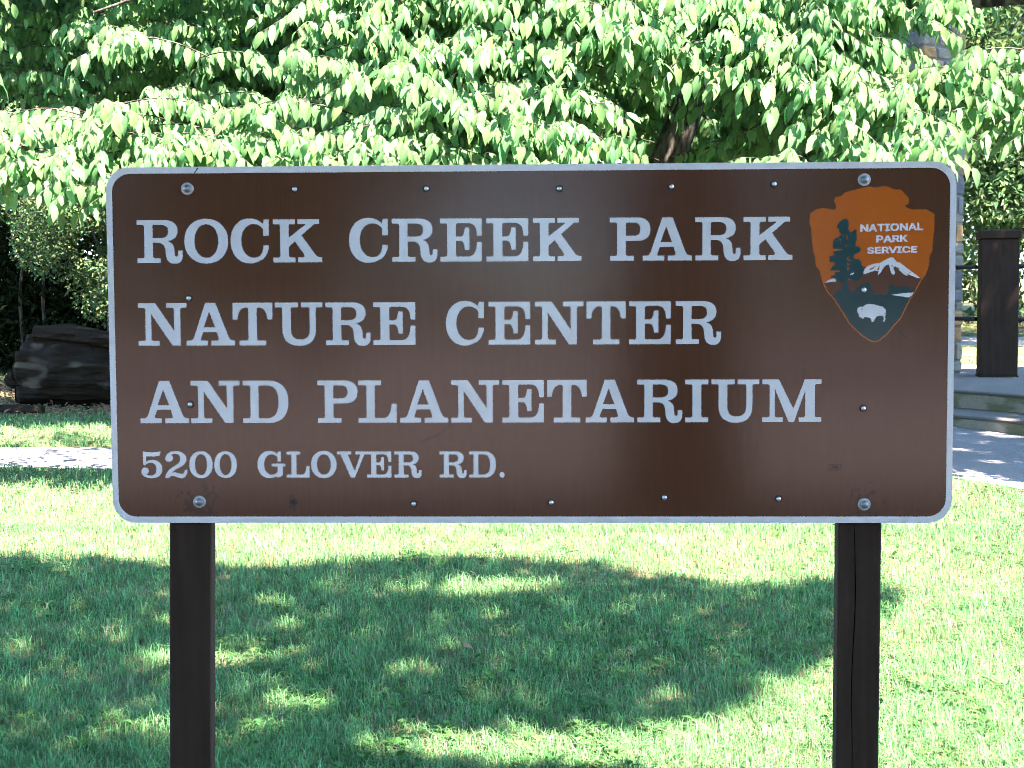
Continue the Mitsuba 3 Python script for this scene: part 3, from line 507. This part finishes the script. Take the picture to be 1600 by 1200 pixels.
ROWS=[
("ROCK CREEK PARK",181.7,180.5,274.6,272.3,[(-849.2,-749.8),(-745.4,-649.9),(-644.3,-560.7),(-551.5,-445.5),(-386.4,-302),(-293.2,-195.1),(-188.7,-99),(-88.8,1.5),(11.8,116.1),(177.2,264.1),(248.1,353.3),(360.1,457.1),(463.7,568.1)]),
("NATURE CENTER",1.8,0.5,94.5,92.8,[(-850,-743.6),(-744.5,-638.5),(-642.6,-555.9),(-549.9,-446.5),(-439.6,-342),(-335.6,-244.3),(-177.8,-95.1),(-85.1,5),(15.3,120),(126.7,211.3),(218.5,308.4),(319.1,416.4)]),
("AND PLANETARIUM",-168,-168.5,-75.6,-76.2,[(-849.4,-742.6),(-737.8,-630.3),(-623.3,-523.6),(-459.5,-372),(-370.2,-286.5),(-279,-174.4),(-167.8,-63),(-56.2,34.1),(41.3,127),(124.6,229.4),(236,333.4),(339.7,389.4),(396.2,499),(505.6,632.5)]),
("5200 GLOVER RD.",-288.3,-288.8,-231,-231.9,[(-850.1,-803.9),(-797.5,-748.1),(-743.8,-692.4),(-688.7,-638.8),(-593.4,-532.6),(-529.4,-479.2),(-475.6,-419.6),(-418.6,-351.7),(-352.7,-299.7),(-292.8,-233.4),(-194,-134.7),(-129.5,-70.9),(-62.9,-52)]),
]
BOLTS= [(-736.7,341.5),(719.5,350.3),(-722.9,-341.8),(726.8,-347.9)]
SCREWS= [(-502.5,338.5),(-218,337.9),(69,335.9),(309.2,338.3),(527.7,342.2),(-737.1,104.7),(-738.6,-127.4),(720.6,115.6),(721.9,-139.3),(-250.5,-346.2),(49,-343.5),(295.3,-332.4),(541.9,-335.3)]
HOLE= [(-515.1,-343.3)]; STICKER = [(651.7,-272.5),(676.4,-260)]
WORDS = [(712.3,239.4),(846.3,242.3),(746.6,216.3),(813.3,217.7),(727.3,192.4),(833.9,194.6),(727.1,207.4)]
SCR = [(786.9,35.7),(800.7,24.7),(811.8,13.6),(-238.1,-211.2),(-203,-198.7),(-174.9,-179.1),(-158,-162.4),(-722.2,373.1),(-712.1,386.8)]

# ------------------------------------------------------------------ the sign
sign = thing('park_sign', 'wide brown sign board with white border and lettering on two dark wooden posts', 'sign')
def to_sign(m, y0):                 # a mesh made in (x, z, thickness) stands on the board: thickness grows towards the reader
    v, f = np.asarray(m.vertices), np.asarray(m.faces)
    return np.column_stack([v[:, 0] + SX, SY - y0 - v[:, 2], v[:, 1] + SZ]), f
def plate(poly, y0, t):
    geoms = [g for g in getattr(poly, 'geoms', [poly]) if g.geom_type == 'Polygon' and g.area > 1e-8]
    return to_sign(trimesh.util.concatenate([trimesh.creation.extrude_polygon(g, t, engine='earcut') for g in geoms]), y0)
def rrect(w, h, r): return box(-w / 2 + r, -h / 2 + r, w / 2 - r, h / 2 - r).buffer(r, quad_segs=12)
W0, H0 = 1.830, 0.777
def board_mesh():
    m = trimesh.creation.extrude_polygon(rrect(W0, H0, 0.051), 0.018, engine='earcut')
    v, f = to_sign(m, -0.018); return v, f
add('panel', board_mesh(), 'plywood_edge_mat', sign)
add('face', plate(rrect(W0 - 0.001, H0 - 0.001, 0.0505), 0.0002, 0.0006), 'brown_film_mat', sign)
add('border', plate(rrect(W0, H0, 0.051).difference(rrect(W0 - 0.026, H0 - 0.028, 0.040)), 0.001, 0.0008), 'white_film_mat', sign)
GLYPHS = glyphs()
for text, bl, br, cl, cr, xs in ROWS:
    for ch, (x0, x1) in zip(text.replace(' ', ''), xs):
        g = GLYPHS[ch]; gx0, _, gx1, _ = g.bounds
        u = ((x0 + x1) / 2 + 900) / 1800
        base, h = bl * (1 - u) + br * u, (cl - bl) * (1 - u) + (cr - br) * u
        p = affinity.affine_transform(g, [(x1 - x0) / (gx1 - gx0) / 1000, 0, 0, h / 1e5, (x0 - gx0 * (x1 - x0) / (gx1 - gx0)) / 1000, base / 1000])
        add('letter', plate(p.simplify(0.00015), 0.001, 0.0008), 'white_film_mat', sign)
# the arrowhead
mmp = lambda l: Polygon(np.array(l) / 1000).buffer(0)
em = sign + '__arrowhead'
labels[em] = {'label': 'orange arrowhead emblem with conifer, snowy mountain and white bison'}
arrow = mmp(ARROW).buffer(0.002).buffer(-0.003).buffer(0.001)
inner = arrow.buffer(-0.0026)
scene[em] = mikit.ply(plate(arrow, 0.001, 0.0006), 'orange_film_mat')
field, rock, conifer = mmp(FIELD).intersection(inner), mmp(ROCK).intersection(inner), mmp(TREE)
for h in HOLES: conifer = conifer.difference(mmp(h))
snow = mmp(SNOW)
for s in SLITS: snow = snow.difference(mmp(s))
add('mountain', plate(rock, 0.0017, 0.0003), 'red_brown_film_mat', em)
add('meadow', plate(field, 0.0021, 0.0003), 'dark_green_film_mat', em)
add('conifer', plate(conifer.intersection(inner), 0.0025, 0.0003), 'dark_green_film_mat', em)
add('snow_cap', plate(snow, 0.0025, 0.0003), 'white_film_mat', em)
for w in WEDGES: add('snow_field', plate(mmp(w).intersection(inner), 0.0029, 0.0003), 'white_film_mat', em)
bison = mmp(BISON).buffer(0.0008).buffer(-0.0008)
for e in EYES: bison = bison.difference(mmp(e))
add('bison', plate(bison, 0.0029, 0.0003), 'white_film_mat', em)
for word, (xa, za), (xb, zb), hh in (('NATIONAL', WORDS[0], WORDS[1], 16.2), ('PARK', WORDS[2], WORDS[3], 15.4), ('SERVICE', WORDS[4], WORDS[5], 14.6)):
    m = meshkit.text_mesh(word, 0.1, depth=0.0004, bold=True)
    cap = m.triangles[m.face_normals[:, 2] > 0.9][:, :, :2]
    g = unary_union([Polygon(t).buffer(1e-6) for t in cap]).buffer(0.003)       # heavier strokes
    x0, y0, x1, y1 = g.bounds
    k, ang = math.hypot(xb - xa, zb - za) / 1000 / (x1 - x0), math.atan2(zb - za, xb - xa)
    g = affinity.affine_transform(g, [k, 0, 0, hh / 1000 / (y1 - y0), -x0 * k, -y0 * hh / 1000 / (y1 - y0)])
    g = affinity.translate(affinity.rotate(g, ang, origin=(0, 0), use_radians=True), xa / 1000, za / 1000)
    add('wording', plate(g.simplify(0.00005), 0.0017, 0.0003), 'white_film_mat', em)
# bolts, screws, an empty hole, a small sticker, scratches
def lathe(profile, n=24):
    a = np.arange(n) * 2 * np.pi / n; P = np.array(profile)
    v = np.stack([P[:, None, 0] * np.cos(a), P[:, None, 0] * np.sin(a), P[:, None, 1] + 0 * a], -1).reshape(-1, 3)
    i, j = np.meshgrid(np.arange(len(P) - 1), np.arange(n), indexing='ij')
    q = np.stack([i * n + j, i * n + (j + 1) % n, (i + 1) * n + (j + 1) % n, (i + 1) * n + j], -1).reshape(-1, 4)
    return trimesh.Trimesh(v, np.vstack([q[:, [0, 1, 2]], q[:, [0, 2, 3]]]), process=False)
def put(m, x, z, y0, ang=0.0, tilt=0.0):
    m = m.copy(); m.apply_transform(trimesh.transformations.euler_matrix(tilt, tilt * 0.6, ang)); m.apply_translation([x / 1000, z / 1000, 0])
    return to_sign(m, y0)
washer = lathe([(0.0062, 0.0), (0.0062, 0.0022), (0.0066, 0.0026), (0.0128, 0.0022), (0.0136, 0.0014), (0.0137, 0.0)], 32)
def hex_head(r, h, dome):
    return trimesh.util.concatenate([lathe([(r, 0.0), (r, h * 0.7), (r * 0.9, h * 0.9)], 6), lathe([(r * 0.94, h * 0.86), (r * 0.8, h * 0.98), (r * 0.45, h + dome * 0.7), (r * 0.1, h + dome), (0.0, h + dome)], 18)])
for k, (x, z) in enumerate(BOLTS):
    b = add('bolt', put(hex_head(0.0088, 0.0062, 0.0016), x, z, 0.003, 0.3 + k, 0.03), 'bolt_head_mat', sign, smooth=30)
    add('washer', put(washer, x, z, 0.001, 0.2 * k), 'zinc_mat', b, smooth=30)
for k, (x, z) in enumerate(SCREWS):
    s = add('screw', put(hex_head(0.0052, 0.0055, 0.0008), x, z, 0.0018, 0.5 * k, 0.10 * math.sin(k * 2.3)), 'screw_head_mat', sign, smooth=30)
    add('collar', put(lathe([(0.005, 0.0), (0.0078, 0.0008), (0.0079, 0.0)], 20), x, z, 0.001), 'rusty_mat', s)
add('screw', put(lathe([(0.0078, 0.0), (0.0074, 0.0022), (0.004, 0.0012), (0.0, 0.0008)], 20), HOLE[0][0], HOLE[0][1], 0.001), 'rusty_mat', sign, smooth=30, label='rusted screw without a bright head, at the bottom left')
(sx0, sz0), (sx1, sz1) = np.array(STICKER) / 1000
fr = box(sx0, sz0, sx1, sz1)
stk = unary_union([fr.difference(fr.buffer(-0.0012)), affinity.scale(Point((sx0 + sx1) / 2, (sz0 + sz1) / 2).buffer(1), 0.0068, 0.0035).difference(affinity.scale(Point((sx0 + sx1) / 2, (sz0 + sz1) / 2).buffer(1), 0.0035, 0.0012))])
add('sticker_mark', plate(stk, 0.001, 0.0002), 'ink_mat', sign)
for l, w in ((SCR[0:3], 0.0009), (SCR[3:7], 0.0006), (SCR[7:9], 0.0012)):
    add('scratch', plate(LineString(np.array(l) / 1000).buffer(w, cap_style=2), 0.0021 if w > 0.001 else 0.001, 0.0002), 'ink_mat', sign)
# posts: 89 mm timbers behind the board, down into the lawn; the right one is split along its grain
def post_mesh(xa, xb, dx, split):
    w = xb - xa; zt, zb = SZ + H0 / 2 - 0.05, -0.25
    c = box(0, 0, w, 0.042).buffer(-0.005).buffer(0.005, quad_segs=3)
    if split is not None: c = c.difference(Polygon([(split - 0.0016, -0.01), (split + 0.0016, -0.01), (split, 0.03)]))
    rings = []; o = np.array(c.exterior.coords)[:-1]
    if not c.exterior.is_ccw: o = o[::-1]
    zs = np.linspace(zb, zt, 40)
    for z in zs:
        q = o.copy()
        if split is not None:       # the split wanders and closes towards its ends
            k = np.abs(o[:, 0] - split) < 0.0022
            k &= o[:, 1] < 0.02
            open_ = 1.0 if 0.25 < z < 0.97 else 0.15
            q[k, 0] = split + (o[k, 0] - split) * open_ * (0.5 + 0.9 * meshkit.noise(np.array([[z * 9, 1.3, 0.2]]))[0])
            m = np.abs(o[:, 0] - split) < 0.0026
            q[m, 0] += 0.008 * (z - 0.7) + 0.0025 * math.sin(z * 17)
        rings.append(np.column_stack([q[:, 0] + xa + SX + dx * (z - zt), q[:, 1] + SY + 0.0182, np.full(len(q), z)]))
    n = len(o); v = np.vstack(rings); i, j = np.meshgrid(np.arange(len(zs) - 1), np.arange(n), indexing='ij')
    qd = np.stack([i * n + j, i * n + (j + 1) % n, (i + 1) * n + (j + 1) % n, (i + 1) * n + j], -1).reshape(-1, 4)
    tv, tf = trimesh.creation.triangulate_polygon(Polygon(o), engine='earcut')
    top = np.column_stack([tv[:, 0] + xa + SX, tv[:, 1] + SY + 0.0182, np.full(len(tv), zt)])
    return np.vstack([v, top]), np.vstack([qd[:, [0, 1, 2]], qd[:, [0, 2, 3]], tf + len(v)])
add('post', post_mesh(-0.7825, -0.6885, 0.019, None), 'dark_wood_mat', sign)
add('post', post_mesh(0.6755, 0.7705, 0.001, 0.036), 'dark_wood_mat', sign, label='right post with a long dark split along its grain')

# ------------------------------------------------------------------ the big shade tree that stands behind the viewer: it shades the sign and the lawn, and the sign mirrors its trunk
oak = make_tree('shade_tree', 'big tree behind the viewer whose crown shades the sign and lawn', None, [(0.95, -4.6, -0.1), (0.95, -4.6, 2.0), (1.0, -4.5, 5.0), (1.2, -4.0, 9.0)], [0.50, 0.38, 0.34, 0.15],
    [([(1.0, -4.4, 4.2), (1.5, -2.0, 5.6), (2.4, 1.2, 6.6), (2.8, 3.8, 7.0)], 0.16, 0.03), ([(1.0, -4.4, 4.6), (0.2, -2.0, 6.0), (-0.6, 0.8, 6.6), (-1.0, 3.2, 7.0)], 0.15, 0.03),
     ([(1.0, -4.4, 5.0), (3.0, -3.5, 6.4), (5.0, -2.6, 7.0)], 0.14, 0.03), ([(1.0, -4.5, 5.0), (-1.5, -4.5, 6.6), (-4.0, -3.5, 7.2)], 0.14, 0.03)])
SHADE = Polygon([(-9, 7.6), (-3.0, 7.50), (-1.6, 7.15), (-0.7, 7.45), (0.1, 7.25), (0.75, 6.75), (1.2, 6.85), (1.5, 6.72), (1.33, 6.25), (1.12, 5.85), (0.78, 5.3), (0.48, 4.9), (0.12, 4.7), (-0.55, 4.70), (-0.75, 4.40), (1.0, 4.1), (3.0, 3.6), (4.5, 0.5), (4.5, -4.5), (-8, -4.5), (-10, 2)])
SHADE = SHADE.difference(Polygon([(-0.95, 6.78), (-0.6, 6.55), (-0.25, 6.62), (-0.05, 6.78), (-0.3, 6.95), (-0.7, 6.9)])).difference(Polygon([(-1.9, 5.5), (-1.45, 5.42), (-1.1, 5.5), (-1.4, 5.68)])).difference(Polygon([(-1.3, 4.9), (-0.9, 4.85), (-0.75, 5.0), (-1.1, 5.1)]))      # gaps between the boughs
n = 100000
g2 = rng.uniform([-10, -4.5], [4.5, 7.6], (n * 3, 2))
g2 = g2[contains_xy(SHADE, g2[:, 0], g2[:, 1])]
thinned = meshkit.fbm(np.column_stack([g2 * 1.5, g2[:, 0] * 0 + 4]), 3, 21)
over_sign = contains_xy(box(-2.6, 3.1, 1.3, 4.5), g2[:, 0], g2[:, 1])
g2 = g2[(thinned > 0.27) | over_sign | (rng.random(len(g2)) < 0.5)][:n]; n = len(g2)
extra = rng.uniform([-2.5, 3.2], [1.3, 4.4], (9000, 2)); extra = extra[contains_xy(SHADE, extra[:, 0], extra[:, 1])]      # the densest bough, right above the sign
g2 = np.vstack([g2, extra]); n = len(g2)
zc = rng.uniform(5.2, 8.2, n)
p = np.column_stack([g2 - shift(1.0) * zc[:, None], zc])
d = unit(rand_unit(n) * [1, 1, 0.5] - [0, 0, 0.25]); u = unit(np.array([0, 0, 1.0]) + rand_unit(n) * 0.6)
L = rng.uniform(0.12, 0.18, n)
v, f, k = leaves(p, d, u, L, L * 0.62, 0.2, 0.25, 1)
add('crown', (v, f), 'far_leaf_mat', oak, color=tint(n, k, (0.06, 0.11, 0.035)), stuff=True)
# two tall trees that shade the log and the steps; their crowns stand above the frame
def shading_crown(t, poly, n, z0, z1, cut, seed):
    b = poly.bounds; q = rng.uniform(b[:2], b[2:], (n, 2)); q = q[contains_xy(poly, q[:, 0], q[:, 1])]
    q = q[meshkit.fbm(np.column_stack([q * 1.1, q[:, 0] * 0 + seed]), 3, seed) > cut]; n = len(q)
    zc = rng.uniform(z0, z1, n); p = np.column_stack([q - shift(1.0) * zc[:, None], zc])
    d = unit(rand_unit(n) * [1, 1, 0.5] - [0, 0, 0.25]); u = unit(np.array([0, 0, 1.0]) + rand_unit(n) * 0.6); L = rng.uniform(0.14, 0.22, n)
    v, f, k = leaves(p, d, u, L, L * 0.6, 0.2, 0.25, 1)
    add('crown', (v, f), 'far_leaf_mat', t, color=tint(n, k, (0.06, 0.11, 0.035)), stuff=True)
t = make_tree('tall_tree', 'tall tree above the steps, its trunk out of view on the right', None, [(9.5, 11.5, 0.1), (9.4, 11.4, 4.0), (8.8, 11, 9.5)], [0.3, 0.24, 0.1], [([(9.4, 11.3, 4.5), (8.0, 10.5, 7.0), (6.5, 9.5, 8.0)], 0.12, 0.03)])
shading_crown(t, Polygon([(2.2, 12.6), (3.2, 11.6), (4.4, 9.6), (9, 9), (9.5, 17), (6, 19.2), (1.6, 19.2)]), 52000, 7.0, 9.5, 0.24, 31)
shading_crown(t, Polygon([(2.7, 11.4), (3.1, 9.9), (3.7, 9.0), (5, 8), (6, 9.4), (4.4, 11)]), 9000, 7.0, 9.0, 0.46, 33)
t = make_tree('tall_tree', 'tall tree rising behind the leafy tree, its crown above the frame', None, [(-1.6, 14.2, 0.2), (-1.6, 14.2, 4.0), (-1.9, 13.6, 9.5)], [0.26, 0.22, 0.1], [([(-1.6, 14.2, 5.0), (-3.2, 13.4, 7.0), (-4.0, 12.4, 8.0)], 0.12, 0.03)])
shading_crown(t, Polygon([(-11, 14.2), (-6.0, 14.15), (-2.5, 14.2), (1.0, 15.0), (1.0, 16), (-2.4, 15.8), (-4.5, 15.7), (-11, 15.75)]), 34000, 6.5, 9.5, 0.22, 47)
shading_crown(t, Polygon([(-16, 18.9), (-5, 18.9), (-3.8, 20), (-4, 27), (-8, 34), (-20, 34)]), 90000, 7.5, 10.5, 0.30, 48)
# trees about the paved lot, mirrored faintly in the sign
n = 95000
p = np.column_stack([rng.uniform(-55, 55, n), rng.uniform(-56, -50, n), 13 * rng.random(n) ** 0.85 + 0.2])
thin_ = np.exp(-((p[:, 0] + 1.0) / 4.5) ** 2) + 0.8 * np.exp(-((p[:, 0] - 10.0) / 1.6) ** 2)
p = p[(meshkit.fbm(p * [0.35, 0.3, 0.45] + 60, 3, 19) > 0.30) & (rng.random(n) > 0.5 * thin_)]; n = len(p)
v, f, k = leaves(p, unit(rand_unit(n) - [0, 0, 0.4]), unit(np.array([0, 0.4, 0.8]) + 0.7 * rand_unit(n)), rng.uniform(0.4, 0.7, n), rng.uniform(0.24, 0.38, n), 0.25, 0.3, 1)
add('wood', (v, f), 'far_leaf_mat', color=tint(n, k, (0.045, 0.075, 0.03), 0.25), stuff=True, label='wood on the far side of the paved lot behind the viewer')
LOT = [(-17.0, -4.0, 1.3, 'tree at the edge of the lawn, off to the left of the viewer'), (-15.0, -13.0, 1.35, 'tree on the left edge of the paved lot, nearest the big shade tree'),
       (-10.0, -19.0, 1.25, 'second tree along the left side of the paved lot'), (-4.6, -22.0, 1.2, 'third tree along the left side of the paved lot'),
       (16.5, -6.0, 1.2, 'tree on the right edge of the lawn, off to the right of the viewer'), (15.0, -16.0, 1.2, 'tree on the right edge of the paved lot'),
       (8.5, -24.0, 1.1, 'tree at the back right corner of the paved lot'), (-16.5, 6.0, 1.2, 'tree far to the left of the sign')]
for x, y, s, lab in LOT:
    t = make_tree('lot_tree', lab, None, [(x, y, -0.1), (x, y, 2.0), (x + 0.2, y, 8 * s)], [0.32, 0.26, 0.1], [([(x, y, 2.4), (x + 1.4, y, 4.6), (x + 2.2, y, 6.0)], 0.1, 0.02)])
    crown(t, [(x, y, 7.0 * s, 4.0 * s, 3.6, 4.8 * s), (x - 1.5, y, 3.0, 2.6, 2.2, 2.0)], 13000, (0.18, 0.30), 0.6, (0.06, 0.11, 0.04), cut=0.40)

# ------------------------------------------------------------------ grass: blades, denser near the reader
def grass_field(n, y0, y1, pw):
    u = rng.random(n); y = (y0 ** pw + u * (y1 ** pw - y0 ** pw)) ** (1 / pw)
    half = 0.40 * y + 0.55; x = -0.03 * y + rng.uniform(-1, 1, n) * half
    return x, y
parts = []
for nn, y0, y1, pw in ((185000, 3.7, 8.2, -0.5), (110000, 8.0, 14.6, 0.2), (26000, 14.4, 31.0, 0.6)):
    x, y = grass_field(nn, y0, y1, pw)
    keep = ~contains_xy(PATH, x, y) & ~contains_xy(PATH2, x, y) & ~contains_xy(PATH3, x, y) & ((NF[0] * x + NF[1] * y) < S0 - 0.02) | (y > 20)
    keep &= ~(contains_xy(LITTER.buffer(-0.1), x, y) & (rng.random(nn) < 0.9)) & ~contains_xy(PATH2, x, y) & ~contains_xy(PATH3, x, y)
    parts.append(np.column_stack([x, y])[keep])
xy = np.vstack(parts); n = len(xy)
clump = meshkit.fbm(np.column_stack([xy * 2.6, xy[:, 0] * 0]), 3, 3); fine = meshkit.noise(np.column_stack([xy * 14.0, xy[:, 0] * 0]), 6)
p = np.column_stack([xy, zg(xy[:, 0], xy[:, 1]) - 0.003])
hgt = (0.027 + 0.042 * rng.random(n) ** 1.6) * (0.65 + 0.75 * clump) * (0.8 + 0.4 * fine)
az = rng.uniform(0, 2 * np.pi, n) + 0.0; lean = rng.uniform(0.15, 1.15, n)
hd = np.column_stack([np.cos(az), np.sin(az), np.zeros(n)]); sd = np.column_stack([-np.sin(az), np.cos(az), np.zeros(n)])
dist = xy[:, 1]; wdt = (0.0025 + 0.0022 * rng.random(n)) * np.clip(dist / 6.5, 0.85, 2.4)
tw = rng.uniform(-0.9, 0.9, n)[:, None]; sd2 = unit(sd * np.cos(tw) + hd * np.sin(tw))
mid = p + np.array([0, 0, 1.0]) * (hgt * 0.62)[:, None] + hd * (hgt * 0.22 * lean)[:, None]
tip = p + np.array([0, 0, 1.0]) * (hgt * (1.0 - 0.30 * lean ** 2))[:, None] + hd * (hgt * 0.95 * lean)[:, None]
V = np.stack([p - sd2 * wdt[:, None] * 0.5, p + sd2 * wdt[:, None] * 0.5, mid + sd2 * wdt[:, None] * 0.42, mid - sd2 * wdt[:, None] * 0.42, tip], 1)
F = np.array([[0, 1, 2], [0, 2, 3], [3, 2, 4]]); F = (F[None] + (np.arange(n) * 5)[:, None, None]).reshape(-1, 3)
dry = rng.random(n) < 0.05 + 0.06 * (clump < 0.42)
base = np.where(dry[:, None], np.array([[0.30, 0.285, 0.20]]), np.array([[0.135, 0.300, 0.122]]) * (0.72 + 0.56 * fine[:, None]))
col = np.repeat(np.clip(base * (1 + 0.27 * rng.normal(size=(n, 1))) * (1 + 0.07 * rng.normal(size=(n, 3))), 0.01, 0.6), 5, 0)
add('grass', (V.reshape(-1, 3), F), 'grass_mat', color=col, stuff=True, label='short green lawn grass in front of and behind the sign')
# broad-leaved weeds among the grass
spots = []
for _ in range(2400):
    u = rng.random(); y = (4.2 ** -0.6 + u * (9.5 ** -0.6 - 4.2 ** -0.6)) ** (1 / -0.6); x = -0.03 * y + rng.uniform(-1, 1) * (0.4 * y + 0.3)
    w = meshkit.noise(np.array([[x * 1.6 + 9, y * 1.6, 2.0]]), 12)[0] + (0.25 if (x > 1.15 or y < 4.75) else 0.0)
    if w > 0.60: spots.append((x, y))
P, D, U, Ls, Ws = [], [], [], [], []
for x, y in spots:
    s = rng.uniform(0.55, 1.2)
    for q in range(rng.integers(3, 8)):
        a = rng.uniform(0, 6.28); P.append((x + 0.012 * math.cos(a), y + 0.012 * math.sin(a), float(zg(x, y)) + rng.uniform(0.008, 0.035) * s))
        e = rng.uniform(0.1, 0.9); D.append((math.cos(a), math.sin(a), e)); U.append((-math.cos(a) * e, -math.sin(a) * e, 1.0)); Ls.append(rng.uniform(0.022, 0.042) * s); Ws.append(rng.uniform(0.014, 0.026) * s)
P, D, U = map(np.array, (P, D, U)); n = len(P)
v, f, k = leaves(P, D, unit(U + 0.2 * rand_unit(n)), np.array(Ls), np.array(Ws), 0.3, 0.25, 3)
add('lawn_weeds', (v, f), 'leaf_mat', smooth=True, color=tint(n, k, (0.08, 0.20, 0.06), 0.2, 0.12), stuff=True, label='small broad-leaved weeds scattered through the grass')
# a few fallen dry leaves on the lawn, each of its own
for i, (x, y, a, lab) in enumerate([(-0.37, 5.52, 0.3, 'small brown fallen leaf lying on the shaded grass left of centre'), (0.45, 5.75, 1.4, 'pale fallen leaf on the shaded grass right of centre'), (1.27, 4.62, 2.2, 'brown curled fallen leaf on sunlit grass right of the right post')]):
    k = thing('fallen_leaf', lab, 'leaf')
    v, f, _ = leaves(np.array([[x, y, float(zg(x, y)) + 0.045]]), np.array([[math.cos(a), math.sin(a), 0.1]]), np.array([[0.1, -0.4, 1.0]]), np.array([0.055]), np.array([0.034]), 0.5, 0.5, 3)
    scene[k] = mikit.ply((v, f), 'pale_leaf_mat' if i == 1 else 'litter_leaf_mat', smooth=True)
